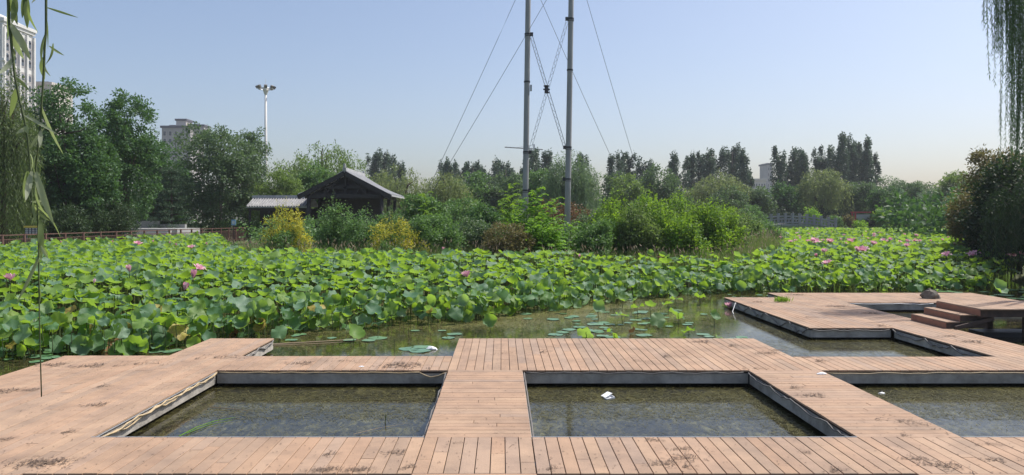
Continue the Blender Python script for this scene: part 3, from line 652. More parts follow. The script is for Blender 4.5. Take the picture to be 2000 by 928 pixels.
order = np.argsort(np.hypot(P[:, 0], P[:, 1])+np.where(ed < 1.5, -6, 0)+np.where(np.abs(P[:, 0]) > .70*P[:, 1], 50, 0)); NEAR = order[:258]; REST = order[258:]
def rotmat(tilt, ta, sp):
    ax_ = np.column_stack([-np.sin(ta), np.cos(ta), np.zeros(len(ta))]); c, s = np.cos(tilt), np.sin(tilt); Rm = np.zeros((len(ta), 3, 3))
    x, y = ax_[:, 0], ax_[:, 1]; C_ = 1-c
    Rm[:, 0, 0] = c+x*x*C_; Rm[:, 0, 1] = x*y*C_; Rm[:, 0, 2] = y*s; Rm[:, 1, 0] = x*y*C_; Rm[:, 1, 1] = c+y*y*C_; Rm[:, 1, 2] = -x*s; Rm[:, 2, 0] = -y*s; Rm[:, 2, 1] = x*s; Rm[:, 2, 2] = c
    Rz = np.zeros_like(Rm); Rz[:, 0, 0] = np.cos(sp); Rz[:, 0, 1] = -np.sin(sp); Rz[:, 1, 0] = np.sin(sp); Rz[:, 1, 1] = np.cos(sp); Rz[:, 2, 2] = 1
    return Rm @ Rz
SV, SF, SA = [], [], []; base = 0; Rm = rotmat(tilt, ta, sp)
for kd in range(8):
    i = REST[kind[REST] == kd]; V0, T0 = LOW[kd]
    W_ = np.einsum('nij,vj->nvi', Rm[i], V0)*rad[i][:, None, None]+np.column_stack([P[i], hz[i]])[:, None, :]
    W_[..., 2] = np.maximum(W_[..., 2], .02)
    SV.append(W_.reshape(-1, 3)); SF.append((T0[None]+(np.arange(len(i))*len(V0))[:, None, None]).reshape(-1, 3)+base); SA.append(np.repeat(g.uniform(0, .999, len(i)), len(V0))); base += len(i)*len(V0)
tag(link('lotus_bed', raw_mesh('lotus_bed', np.concatenate(SV), np.concatenate(SF), np.concatenate(SA), True), M['lotus']), 'dense green lotus leaves filling the pond behind the deck', 'lotus bed', kind='stuff')
# stalks of the dense bed, where they can be seen
i = REST[P[REST, 1] < 34]; q = P[i]; n = len(i)
top = np.column_stack([q, hz[i]]); bot = np.column_stack([q+g.normal(size=(n, 2))*.05, np.zeros(n)]); s = .007
V = np.concatenate([np.stack([bot-[s, 0, 0], bot+[s, 0, 0], top+[s, 0, 0], top-[s, 0, 0]], 1), np.stack([bot-[0, s, 0], bot+[0, s, 0], top+[0, s, 0], top-[0, s, 0]], 1)]).reshape(-1, 3)
tag(link('lotus_stalks', raw_mesh('lotus_stalks', V, np.arange(len(V)).reshape(-1, 4)), M['stalk']), 'thin green stalks standing in the dark water under the lotus bed', 'stalks', kind='stuff')
def place_desc(x, y):
    px = VX+x/y*FP
    for lim, s in ((60, 'at the left edge of the photo'), (160, 'off the far left deck corner'), (260, 'behind the left platform'), (345, 'left of the small jetty'), (430, 'at the small jetty corner'),
                   (540, 'behind the small left jetty'), (640, 'just right of the small jetty'), (740, 'far left of the white scrap'), (850, 'behind the white scrap'), (950, 'behind the rear platform left rim'),
                   (1050, 'behind the rear platform centre'), (1150, 'behind the floating pads'), (1260, 'right of the floating pads'), (1380, 'left of the far right platform'), (1520, 'behind the far platform corner'),
                   (1680, 'behind the far platform'), (1840, 'behind the far platform near the rock'), (9999, 'behind the far deck end')):
        if px < lim: return s
def lotus_leaf(x, y, h, r, kd, rot, label, group):
    t = thing('lotus_leaf', label, 'lotus leaf', (x, y, 0), group)
    b = bpy.data.objects.new('leaf_blade', LM[kd]); C.objects.link(b); b.parent = t; b.location = (0, 0, h); b.scale = (r, r, r)
    b.rotation_euler = Matrix(rot.tolist()).to_euler()
    s = bpy.data.objects.new('stalk', STALK); C.objects.link(s); s.parent = t; s.scale = (1, 1, h)
    return t
KD = ['cupped', 'wavy', 'drooping', 'deeply cupped', 'rumpled', 'half folded', 'hanging', 'funnel shaped']
for i in NEAR:
    x, y = P[i]; size = 'large' if rad[i] > .168 else 'small' if rad[i] < .13 else 'medium'; lvl = 'low' if hz[i] < .5 else 'tall' if hz[i] > .95 else ''
    lab = f"{size} {lvl} {KD[kind[i]]} lotus leaf {'upended ' if tilt[i] > .7 else ''}{place_desc(x, y)}".replace('  ', ' ')
    t = lotus_leaf(x, y, hz[i], rad[i]*1.05, kind[i], Rm[i], lab, 'lotus leaves on the near rim of the bed')
    if i % 19 == 0:      # a few are dying back
        me = LM[kind[i]].copy(); me.materials[0] = M['oldleaf']; t.children[0].data = me; t['label'] = 'yellowing '+lab.replace('medium ', '')
# leaves standing alone in the open water: px, py(water), height, radius, tilt, heading, kind, label
LONE = [(957, 655, .30, .20, 1.2, -1.6, 3, 'upright cupped lotus leaf alone at the rear platform rim'), (1168, 628, .32, .21, 1.1, -1.2, 5, 'upright fan shaped lotus leaf above the floating pads'),
        (1215, 634, .22, .2, .15, 0, 1, 'flat lotus leaf just above the pads left of the twin leaves'), (1245, 618, .24, .22, .3, 2, 4, 'rumpled leaf in the middle of the emergent group'),
        (1285, 642, .2, .21, 1.1, -1.5, 2, 'yellow green leaf on edge in the open water group'), (1270, 622, .3, .2, .5, 1, 3, 'cupped leaf behind the yellow green leaf on edge'),
        (1325, 632, .26, .22, .7, .4, 6, 'dark drooping leaf right in the open water group'), (1305, 612, .25, .2, .3, 2, 1, 'low leaf at the back of the open water group'),
        (1395, 636, .22, .17, 1.0, -1.0, 5, 'small folded leaf alone near the far right platform corner'), (1367, 596, .25, .2, .4, 1, 4, 'lone leaf off the left tip of the far platform'),
        (1320, 600, .22, .24, .15, 1, 1, 'flat leaf beside the lotus edge right of the pads'), (1215, 603, .24, .2, .5, -1, 3, 'bright leaf at the lotus edge with white bud'),
        (1145, 660, .12, .2, .9, 1, 6, 'grey collapsed leaf near the rear platform'), (1200, 662, .10, .2, .8, .2, 2, 'grey collapsed leaf right of another near the platform'),
        (1410, 668, .08, .16, .5, 0, 2, 'dark curled leaf at the right end of the pads'), (1240, 607, .28, .17, .6, 3, 0, 'cupped leaf against the lotus edge'),
        (1948, 590, .42, .34, 1.0, -1.2, 3, 'big bright cupped leaf among pads at the far deck end'), (1345, 655, .10, .17, .4, 2, 4, 'low leaf at the right of the pad group'),
        (690, 668, .18, .24, .9, -.6, 5, 'half folded leaf lying on the water behind the left walkway'), (655, 640, .14, .2, .6, -1, 2, 'low leaf in open water near the front row'),
        (1105, 612, .2, .2, .5, -1.4, 0, 'low leaf in front of the bed left of the pads'), (395, 672, .30, .3, 1.0, -1.9, 3, 'pale upturned leaf touching the small jetty'), (380, 690, .16, .18, 1.1, -1.5, 0, 'small round leaf leaning on the left platform rim'),
        (545, 668, .2, .2, .8, -1.6, 2, 'yellow green drooping leaf right of the small jetty'), (165, 690, .14, .26, .3, -1.4, 2, 'broad low leaf by the far left deck corner'), (45, 690, .2, .26, .3, -1.4, 4, 'broad low leaf left of the deck at the frame edge')]
for px, py, h, r, ti, hd, kd, lab in LONE:
    Y = FP*EYE/(py-VY); rot = rotmat(np.array([ti]), np.array([float(hd)]), np.array([rnd.uniform(0, 6)]))[0]
    lotus_leaf(X(px, Y), Y, h, r*.82, kd, rot, lab, None)
# floating pads
def pad_mesh(seed):
    g = np.random.default_rng(seed); n = 20; a = np.linspace(.12, 6.16, n); r = 1+.04*np.sin(6*a+seed)+g.normal(size=n)*.015
    rim = np.column_stack([np.cos(a)*r, np.sin(a)*r, .03+.03*np.sin(3*a+seed)]); mid = np.column_stack([np.cos(a)*.55, np.sin(a)*.55, np.full(n, .012)])
    V = np.vstack([[(0.02, 0, 0)], mid, rim]); F = [(0, 1+k, 2+k) for k in range(n-1)]+[(1+k, 1+n+k, 2+n+k, 2+k) for k in range(n-1)]
    me = bpy.data.meshes.new('lily_pad'); me.from_pydata(V.tolist(), [], F); me.attributes.new('v', 'FLOAT', 'POINT'); me.materials.append(M['pad']); me.polygons.foreach_set('use_smooth', [True]*len(me.polygons)); return me
PM = [pad_mesh(i) for i in range(4)]
def pad(x, y, r, lab, grp):
    o = bpy.data.objects.new('lily_pad', PM[rnd.randrange(4)]); C.objects.link(o); o.location = (x, y, rnd.uniform(.006, .016)); o.scale = (r, r, r*.8); o.rotation_euler.z = rnd.uniform(0, 6.28); tag(o, lab, 'lily pad', grp)
def pads(n, px0, px1, py0, py1, lab, r0=.10, r1=.2):
    for k in range(n):
        py = rnd.uniform(py0, py1); Y = FP*EYE/(py-VY); px = rnd.uniform(px0, px1); r = rnd.uniform(r0, r1)*rnd.choice((.55, .75, .9))
        s = 'small' if r < (r0+r1)/2 else 'wide'; pad(X(px, Y), Y, r, f'{s} flat pad floating {lab}', 'lily pads floating in the open water')
for px, py, r, lab in ((800, 682, .2, 'left pad of the trio beside the white scrap'), (820, 686, .2, 'front pad of the trio beside the white scrap'), (825, 679, .18, 'rear pad of the trio beside the white scrap'), (738, 661, .2, 'single round pad pierced by a stem left of the trio'), (720, 666, .14, 'smaller pad left of the single round pad')):
    Y = FP*EYE/(py-VY); pad(X(px, Y), Y, r, lab, 'lily pads floating in the open water')
pads(14, 1090, 1270, 640, 664, 'behind the rear platform', .14, .22); pads(30, 1130, 1400, 606, 640, 'among the emergent leaves', .12, .22); pads(9, 1360, 1475, 654, 666, 'near the right rim of the rear platform', .12, .2)
pads(12, 960, 1130, 612, 655, 'in the brown scum behind the rear platform', .12, .2); pads(10, 560, 900, 642, 672, 'behind the left walkway', .12, .2); pads(14, 0, 120, 676, 708, 'left of the deck', .14, .24)
pads(10, 150, 400, 672, 690, 'in the shade behind the left platform', .12, .2); pads(34, 1810, 2030, 566, 592, 'beyond the far end of the deck', .2, .36); pads(6, 1400, 1520, 572, 585, 'off the tip of the far platform', .12, .2)
# dead leaves lying at the water line
for px, py, r, lab in ((208, 686, .16, 'brown withered leaf hanging in the water behind the left platform'), (240, 685, .2, 'pile of tan dead leaf behind the left platform'), (455, 652, .13, 'bright orange yellow dying leaf behind the small jetty'), (1293, 555, .17, 'orange brown curled leaf in the lotus bed'), (1235, 653, .08, 'small orange floating petal leaf'), (265, 470, .1, 'x')):
    if lab == 'x': continue
    Y = FP*EYE/(py-VY); o = bpy.data.objects.new('dead_leaf', LM[4].copy()); o.data.materials[0] = M['deadleaf']; C.objects.link(o); o.location = (X(px, Y), Y, .08 if py > 600 else 1.0); o.scale = (r, r, r); o.rotation_euler = (.9, .3, px)
    tag(o, lab, 'dead leaf')
# blossoms
def blossom_mesh(seed, open_=.6, n1=8, n2=7):
    g = np.random.default_rng(seed); V = []; F = []; A = []
    for ring, (n, sp_, ln) in enumerate(((n1, open_, 1.0), (n2, open_*.55, .92))):
        for k in range(n):
            a = 6.283*k/n+ring*.4+g.normal()*.1; s = sp_*(1+g.normal()*.15); b = len(V)
            for t, wd in ((0, .06), (.35, .22), (.7, .20), (1, .02)):
                rr = math.sin(t*1.35)*s; zz = t*ln*math.sqrt(max(.05, 1-(s*t)**2*.7)); cx, cy = math.cos(a)*rr, math.sin(a)*rr; dx, dy = -math.sin(a)*wd, math.cos(a)*wd
                V += [(cx-dx, cy-dy, zz+.05*t), (cx, cy, zz), (cx+dx, cy+dy, zz+.05*t)]
            for i in range(3):
                for j in range(2): F.append((b+i*3+j, b+i*3+j+1, b+i*3+j+4, b+i*3+j+3))
            A += [g.uniform(0, .4)]*12
    me = bpy.data.meshes.new('blossom'); me.from_pydata(V, [], F); at = me.attributes.new('v', 'FLOAT', 'POINT'); at.data.foreach_set('value', A); me.materials.append(M['petal']); me.polygons.foreach_set('use_smooth', [True]*len(F)); return me
BM = [blossom_mesh(1, .95), blossom_mesh(2, .7), blossom_mesh(3, .35, 6, 4), blossom_mesh(4, 1.15)]
def flower(px, py, size, lab, kd=None, Y=None, group='pink lotus flowers above the bed'):
    if Y is None:
        for Y in np.arange(12.5, 95, .15):
            x = X(px, Y); e = 1e9; z = EYE-(py-VY)/FP*Y
            if not seg_dist(np.array([x]), np.array([Y]), FIELD)[1][0]: continue
            for (x0, y0), (x1, y1) in zip(near[:-1], near[1:]):
                dx, dy = x1-x0, y1-y0; t = min(max(((x-x0)*dx+(Y-y0)*dy)/(dx*dx+dy*dy), 0), 1); e = min(e, math.hypot(x-x0-t*dx, Y-y0-t*dy))
            if z < .36+.80*min(e/5, 1)**.6+.22: break
        z = max(z, .3)
    x = X(px, Y); t = thing('lotus_flower', lab, 'lotus flower', (x, Y, 0), group)
    b = bpy.data.objects.new('blossom', BM[kd if kd is not None else rnd.randrange(4)]); C.objects.link(b); b.parent = t; b.location = (0, 0, z-size*.4); b.scale = (size,)*3; b.rotation_euler = (rnd.uniform(-.4, .4), rnd.uniform(-.4, .4), rnd.uniform(0, 6))
    s = bpy.data.objects.new('stalk', STALK); C.objects.link(s); s.parent = t; s.scale = (1, 1, z-size*.4)
for a in ((253, 525, .17, 'open pink lotus flower above the left bed beside tall leaves'), (269, 475, .20, 'large pink flower in front of the fence'), (374, 482, .18, 'pink flower at the back of the left bed near the fence'), (387, 522, .17, 'upper flower of the pink pair in the left bed'),
          (377, 536, .20, 'lower flower of the pink pair in the left bed'), (360, 560, .17, 'pink flower below the pair in the left bed'), (20, 542, .16, 'reddish half open flower near the left edge of the photo'), (183, 549, .09, 'small closed pink bud left of centre in the left bed', 2),
          (221, 472, .10, 'small red bud in front of the fence panels', 2), (912, 536, .19, 'magenta flower standing alone in the middle of the bed', 1), (1132, 500, .13, 'small red flower near the right utility pole', 2), (865, 487, .14, 'faded red flower below the round shrub', 2),
          (1370, 478, .20, 'pink flower under the right end of the bright shrubs', 0), (1592, 469, .26, 'pink flower left of three in a row on the right bed'), (1620, 471, .26, 'pink flower middle of three in a row on the right bed'), (1660, 471, .26, 'pink flower right of three in a row on the right bed'),
          (1705, 475, .22, 'upright pink flower right of the row of three', 1), (1675, 487, .22, 'left bloom of the joined pair on right bed'), (1686, 486, .22, 'right bloom of the joined pair on right bed'), (1610, 490, .18, 'rosy flower below the row of three', 1), (1594, 499, .15, 'dark pink bud below the row of three', 2),
          (1617, 512, .20, 'pale pink flower lowest in the right bed', 3), (1849, 496, .20, 'pale pink flower at the foot of the dark right tree', 3), (1901, 495, .24, 'faded pink flower in front of the dark tree', 3), (1929, 474, .22, 'large star shaped flower against the dark tree', 0), (1919, 466, .12, 'round pink bud against the dark tree', 2),
          (1994, 495, .20, 'pink flower at the right frame edge', 0), (1976, 499, .18, 'cream pink flower near the right frame edge', 3), (1772, 480, .2, 'thin pink flower in the middle of the right bed', 1), (1789, 460, .2, 'small far flower right of centre in the right bed', 1)):
    flower(*a[:4], kd=a[4] if len(a) > 4 else None)
for k in range(50):
    py = rnd.uniform(446, 476); px = rnd.uniform(1540, 1860) if py < 462 else rnd.uniform(1480, 1900)
    side = 'left' if px < 1640 else 'middle' if px < 1760 else 'right'; dp = 'far' if py < 455 else 'central'
    flower(px, py, rnd.uniform(.09, .16), f'small pink lotus bloom in the {dp} {side} part of the right bed')
for k, px in enumerate((330, 345, 300, 405, 455, 150, 75, 118, 480, 520)): flower(px, rnd.uniform(468, 480), .11, f"little pink bud at the back of the left bed {'under' if px > 290 else 'left of'} the fence end", 2)
o = bpy.data.objects.new('fallen_blossom', BM[1].copy()); C.objects.link(o); Y = FP*EYE/(603-VY); o.location = (X(1424, Y), Y, .02); o.scale = (.17,)*3; tag(o, 'magenta lotus bloom low on the water off the far platform tip', 'lotus flower')
# white fallen petals caught on the leaves
n = 260; idx_ = g.choice(len(P), n, p=(w_ := np.where(P[:, 1] < 30, 1., .0))/w_.sum()); q = np.column_stack([P[idx_]+g.normal(size=(n, 2))*.08, hz[idx_]*g.uniform(.75, 1.0, n)+.04])
a = g.uniform(0, 6.28, n); c, v_ = cards(q, np.column_stack([np.cos(a), np.sin(a), g.uniform(-.2, .4, n)]), np.tile([0, 0, 1.], (n, 1))+g.normal(size=(n, 3))*.3, .075, .045, g.uniform(0, .9, n), .15)
M['palepetal'] = mat('pale_petal', (.72, .68, .66), .6, transl=.2)
tag(link('fallen_petals', raw_mesh('fallen_petals', c, np.arange(len(c)).reshape(-1, 4), v_), M['palepetal']), 'white fallen petals caught between the lotus leaves', 'petals', kind='stuff')
# ------------------------------------------------------------------ weeds in the water
V = []; vv = []
def weeds(x0, x1, y0, y1, n, ln=.12, wd=.006, zmax=.012, lift=.02, dirx=1.2):
    Pp = np.column_stack([g.uniform(x0, x1, n), g.uniform(y0, y1, n), g.uniform(.001, zmax, n)]); a = g.normal(size=n)*dirx
    D = np.column_stack([np.cos(a), np.sin(a), np.abs(g.normal(size=n))*lift]); c, v_ = cards(Pp, D, np.tile([0, 0, 1.], (n, 1)), ln*g.uniform(.4, 1.5, n), wd, np.clip(g.uniform(0, .99, n), 0, .99)); V.append(c); vv.append(v_)
for x0, x1, y0, y1 in POOLS[:3]:
    weeds(x0+.05, x1-.05, y1-1.75, y1-.35, 3800, .13, .007); weeds(x0+.05, x1-.05, y0+.05, y1-.1, 2600, .07, .006, lift=.10)
weeds(3.0, 3.5, 7.6, 10.6, 900); weeds(6.4, 7.8, 7.6, 10.6, 1500)
weeds(4.7, 7.8, 12.9, 14.9, 2200, .13, .007); weeds(4.7, 6.1, 12, 20, 900, .08, .006, lift=.1); weeds(-4.1, -.85, 12, 16.5, 2200, .1, .007, lift=.1); weeds(-.7, 6, 13.8, 22.5, 5200, .11, .009, lift=.08)
weeds(9.1, 14, 11.5, 14.5, 2500, .10, .007, lift=.1); weeds(-9, -7.1, 8, 13, 1500, .12, .01); weeds(-7, -4, 12, 14.5, 900, .12, .01)
V = np.concatenate(V); tag(link('water_weed', raw_mesh('water_weed', V, np.arange(len(V)).reshape(-1, 4), np.concatenate(vv)), M['L_weedwet']), 'brown green strands of weed floating on the pools', 'water weed', kind='stuff')
# long pale reed stems fallen on the water
def stem(name, pts, lab, r=.006, m='L_seed'):
    mb = MB(); mb.tube(pts, [r]+[r*.8]*(len(pts)-2)+[r*.3], 5, .5); return tag(mb.build(name, M[m]), lab, 'reed stem', 'fallen reed stems on the water')
def wp(px, py, z=.015): Y = FP*(EYE-z)/(py-VY); return (X(px, Y), Y, z)
stem('reed_stem', [wp(350, 852), wp(385, 834), wp(420, 822), wp(460, 815)], 'bright green reed stem at the near left of the left pool', .007, 'L_lime'); stem('reed_stem', [wp(365, 846), wp(410, 829), wp(455, 820)], 'thin second reed stem beside the bright green one', .004, 'L_lime')
stem('reed_stem', [wp(410, 795), wp(450, 798), wp(495, 803)], 'yellow stem floating in the left pool', .006); stem('reed_stem', [wp(530, 672), wp(590, 669), wp(660, 665), wp(700, 662)], 'long pale stem pointing at the small jetty', .014); stem('reed_stem', [wp(535, 674), wp(600, 672), wp(690, 668)], 'second long pale stem lying beside the first', .010)
stem('reed_stem', [wp(690, 848), wp(740, 836), wp(800, 826)], 'faint straw lying in the left pool near the central walkway', .003)
for px, y0, y1 in ((738, 661, 640), (770, 690, 662), (752, 826, 810), (1503, 555, 520)):
    Y = FP*EYE/(y0-VY); x = X(px, Y); mb = MB(); mb.tube([(x, Y, -.02), (x+.01, Y, (y0-y1)/FP*Y)], .006, 5); tag(mb.build('bare_stalk', M['stalk']), f"bare upright lotus stalk {'piercing the single pad' if px == 738 else 'right of the single pad' if px == 770 else 'in the left pool' if px == 752 else 'behind the far platform'}", 'stalk')
# ------------------------------------------------------------------ left bank: fence, terrace, signs
fen = thing('railing', 'long reddish brown metal railing along the left bank behind the lotus', 'railing', (-24.9, 30, .4))
fp = [Vector((-25.6, 28, .5)), Vector((-24.9, 38, .5)), Vector((-24.0, 46, .52)), Vector((-22.6, 60, .55)), Vector((-22.4, 66, .55))]
def fat(s):
    for a, b in zip(fp[:-1], fp[1:]):
        l = (b-a).length
        if s <= l: return a.lerp(b, s/l)
        s -= l
    return fp[-1].copy()
tot = sum((b-a).length for a, b in zip(fp[:-1], fp[1:])); s = 0
def fbuild(mb, n): o = mb.build(n, M['fence'], fen); o.location = (24.9, -30, -.4); return o
while s < tot:
    p = fat(s); q = fat(min(s+1.52, tot)); mb = MB(); mb.box(p.x-.05, p.x+.05, p.y-.05, p.y+.05, p.z-.2, p.z+1.14); fbuild(mb, 'post')
    mb = MB(); mb.bar(p+Vector((0, 0, 1.10)), q+Vector((0, 0, 1.10)), .06, .05); mb.bar(p+Vector((0, 0, .88)), q+Vector((0, 0, .88)), .03, .03); mb.bar(p+Vector((0, 0, .12)), q+Vector((0, 0, .12)), .03, .03)
    for k in range(1, 12): r = p.lerp(q, k/12); mb.bar(r+Vector((0, 0, .12)), r+Vector((0, 0, .88)), .022)
    fbuild(mb, 'railing_panel'); s += 1.52
ter = thing('stone_terrace', 'pale grey stone terrace with steps and side wall beyond the railing', 'terrace', (-24.5, 50, .5))
def tb(n, *b): mb = MB(); mb.box(*b); o = mb.build(n, M['terrace'], ter); o.location = (24.5, -50, -.5); return o
for k in range(5): tb('step', -29.6, -25.4, 55.2+k*.4, 55.6+k*.4, .3, 1.0+.13*k)
tb('platform', -30.0, -25.0, 57.2, 61.5, .3, 1.66); tb('side_wall', -30.6, -28.5, 61.503, 61.9, .3, 2.25); tb('side_wall', -28.49, -26.3, 61.6, 62.0, .3, 1.95)
mb = MB(); mb.add([(-30.1, 54.8, .3), (-29.65, 54.8, .3), (-29.65, 57.19, .3), (-30.1, 57.19, .3), (-30.1, 54.8, .9), (-29.65, 54.8, .9), (-29.65, 57.19, 1.9), (-30.1, 57.19, 1.9)], [(3, 2, 1, 0), (4, 5, 6, 7), (0, 1, 5, 4), (1, 2, 6, 5), (2, 3, 7, 6), (3, 0, 4, 7)])
o = mb.build('ramp_wall', M['terrace'], ter); o.location = (24.5, -50, -.5)
def sign(name, px, py0, py1, Y, w_, label, panel, post, zg=.5, rows=None, top=None):
    x = X(px, Y); z1, z0 = Z(py0, Y), Z(py1, Y); t = thing(name, label, 'sign', (x, Y, zg)); h1, h0 = z1-zg, z0-zg
    mb = MB(); mb.box(-w_/2, w_/2, 0, .05, h0, h1); mb.build('panel', M[panel], t)
    mb = MB(); mb.box(-.04, .04, .01, .045, -.1, h0-.003) if rows is None else (mb.box(-w_/2, -w_/2+.06, .055, .11, -.1, h1), mb.box(w_/2-.06, w_/2, .055, .11, -.1, h1)); mb.build('post', M[post], t)
    if top: mb = MB(); mb.box(-w_/2-.05, w_/2+.05, -.05, .12, h1+.002, h1+.10); mb.build('top_board', M[top], t)
    if rows:
        r_, c_ = rows
        for i in range(r_):
            for k in range(c_):
                x0 = -w_/2+w_*(k+.18)/c_; z0_ = h0+(h1-h0)*(i+.2)/r_; mb = MB(); mb.box(x0, x0+w_*.62/c_, -.012, -.003, z0_, z0_+(h1-h0)*.6/r_); mb.build('notice', M['signwhite'], t)
                mb = MB(); mb.box(x0+w_*.1/c_, x0+w_*.5/c_, -.018, -.014, z0_+(h1-h0)*.2/r_, z0_+(h1-h0)*.4/r_); mb.build('pictogram', M['signred' if (i+k) % 3 == 0 else 'boardblack'], t)
    return t
t = sign('small_sign', 456, 429, 440, 58, .34, 'small light blue sign on a post behind the right end of the railing', 'blue', 'fence')
mb = MB(); mb.box(-.10, .10, -.012, -.003, Z(437, 58)-.5, Z(432, 58)-.5); mb.build('notice', M['signwhite'], t)
sign('notice_board', 62, 445, 457, 39.5, .72, 'black notice board with yellow top and grid of white notices left of the railing', 'boardblack', 'boardblack', rows=(3, 4), top='yellow')
t = thing('display_board', 'red framed display board with grey panel on the far right bank', 'sign', (X(1682, 99), 99, .45)); Yb = 99; hb = Z(416, Yb)-.45; hl = Z(430, Yb)-.45; wd = 36/FP*Yb
for xx in (-wd/2, -wd/2+.42): mb = MB(); mb.box(xx, xx+.16, 0, .2, -.1, hb); mb.build('post', M['signred'], t)
mb = MB(); mb.box(-wd/2+.60, wd/2, .05, .15, hl, hb-.2); mb.build('panel', M['terrace'], t); mb = MB(); mb.box(-wd/2-.1, wd/2+.1, -.02, .24, hb, hb+.18); mb.build('crossbar', M['signred'], t)
# ------------------------------------------------------------------ pavilion with tiled roof
pv = thing('pavilion', 'dark timber pavilion with a gabled grey tile roof behind the shrubs', 'pavilion', (-11.6, 55, .55)); zg = .55
hw, y0, y1 = 3.28, 0, 7.2; ze, zr = Z(379, 55)-zg, Z(333, 55)-zg
def roof_slope(sgn):
    mb = MB(); th = .12
    a = Vector((0, -.25, zr)); b = Vector((sgn*(hw+.15), -.25, ze-.05)); 
    n = 8; prof = []
    for i in range(n+1): t = i/n; prof.append((sgn*(hw+.15)*t, zr+(ze-.05-zr)*t-.16*math.sin(math.pi*t)))
    vs = []; 
    for yy in (-.25, 7.3):
        for (xx, zz) in prof: vs += [(xx, yy, zz), (xx, yy, zz-th)]
    m_ = 2*(n+1); fs = []
    for i in range(n): q = 2*i; fs += [(q, q+2, m_+q+2, m_+q), (q+1, m_+q+1, m_+q+3, q+3), (q, q+1, q+3, q+2), (m_+q, m_+q+2, m_+q+3, m_+q+1)]
    fs += [(0, m_, m_+1, 1), (m_-2, m_-1, 2*m_-1, 2*m_-2)]; mb.add(vs, fs)
    for k in range(34):    # rolls of cover tiles
        yy = -.18+k*.222; mb.tube([(xx, yy, zz+.03) for xx, zz in prof], .05, 5)
    return mb.build('roof_slope', M['rooftile'], pv)
roof_slope(1); roof_slope(-1)
mb = MB(); mb.box(-.13, .13, -.32, 7.35, zr-.02, zr+.2); mb.box(-.07, .07, -.40, -.2, zr+.15, zr+.48); mb.box(-.07, .07, 7.2, 7.4, zr+.15, zr+.42); mb.build('ridge', M['rooftile'], pv)
for sgn in (1, -1):
    mb = MB(); mb.bar((0, -.30, zr-.22), (sgn*(hw+.15), -.30, ze-.25), .06, .34); mb.build('bargeboard', M['darkwood'], pv)
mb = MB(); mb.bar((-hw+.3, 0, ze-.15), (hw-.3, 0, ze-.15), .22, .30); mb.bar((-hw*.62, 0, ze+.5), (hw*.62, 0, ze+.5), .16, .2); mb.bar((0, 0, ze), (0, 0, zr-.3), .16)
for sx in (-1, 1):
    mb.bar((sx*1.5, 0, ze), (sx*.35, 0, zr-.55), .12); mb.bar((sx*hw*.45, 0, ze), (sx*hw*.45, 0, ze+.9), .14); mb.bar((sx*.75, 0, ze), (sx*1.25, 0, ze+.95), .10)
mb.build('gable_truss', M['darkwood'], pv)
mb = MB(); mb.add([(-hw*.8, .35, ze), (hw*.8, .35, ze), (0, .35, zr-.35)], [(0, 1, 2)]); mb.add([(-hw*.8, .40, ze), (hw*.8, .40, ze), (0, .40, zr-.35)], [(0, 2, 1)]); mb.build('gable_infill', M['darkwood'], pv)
for yy in (0, 3.4, 6.8):
    for xx in (-2.7, 2.7): mb = MB(); mb.tube([(xx, yy, -.2), (xx, yy, ze-.05)], .14, 10); mb.build('column', M['darkwood'], pv, True)
for xx in (-2.7, 2.7): mb = MB(); mb.bar((xx, 0, ze-.18), (xx, 6.8, ze-.18), .2, .28); mb.build('side_beam', M['darkwood'], pv)
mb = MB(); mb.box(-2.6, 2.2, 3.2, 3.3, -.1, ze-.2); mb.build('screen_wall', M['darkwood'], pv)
mb = MB(); mb.box(-3.2, 3.2, -.4, 7.2, -.3, .12); mb.build('plinth', M['terrace'], pv)
an = thing('covered_corridor', 'low corridor with a single pale tiled roof slope left of the pavilion', 'corridor', (-17.3, 56.6, zg)); zt, zb = Z(387, 58)-zg, Z(403.5, 56.6)-zg
mb = MB(); mb.add([(-2.2, 0, zb), (2.55, 0, zb), (2.55, 1.6, zt), (-2.2, 1.6, zt), (-2.2, 0, zb-.1), (2.55, 0, zb-.1), (2.55, 1.6, zt-.1), (-2.2, 1.6, zt-.1)], [(0, 1, 2, 3), (7, 6, 5, 4), (4, 5, 1, 0), (5, 6, 2, 1), (6, 7, 3, 2), (7, 4, 0, 3)])
for k in range(24): xx = -2.12+k*.2; mb.tube([(xx, -.05, zb+.03), (xx, 1.6, zt+.03)], .045, 6)
mb.build('roof_slope', M['paletile'], an); mb = MB(); mb.box(-2.25, 2.6, 1.5, 1.75, zt+.0, zt+.22); mb.build('ridge', M['rooftile'], an)
mb = MB(); mb.add([(-2.2, 1.76, zt), (2.55, 1.76, zt), (2.55, 3.3, zb), (-2.2, 3.3, zb)], [(0, 1, 2, 3)]); mb.build('rear_slope', M['rooftile'], an)
for k in range(4): mb = MB(); mb.tube([(-2.0+k*1.45, .3, -.2), (-2.0+k*1.45, .3, zb-.05)], .1, 8); mb.build('column', M['darkwood'], an)
mb = MB(); mb.box(-2.1, 2.5, 3.0, 3.1, -.1, zb-.1); mb.build('back_wall', M['darkwood'], an); mb = MB(); mb.box(-2.1, 2.5, .2, .35, zb-.3, zb-.1); mb.build('eave_beam', M['darkwood'], an)
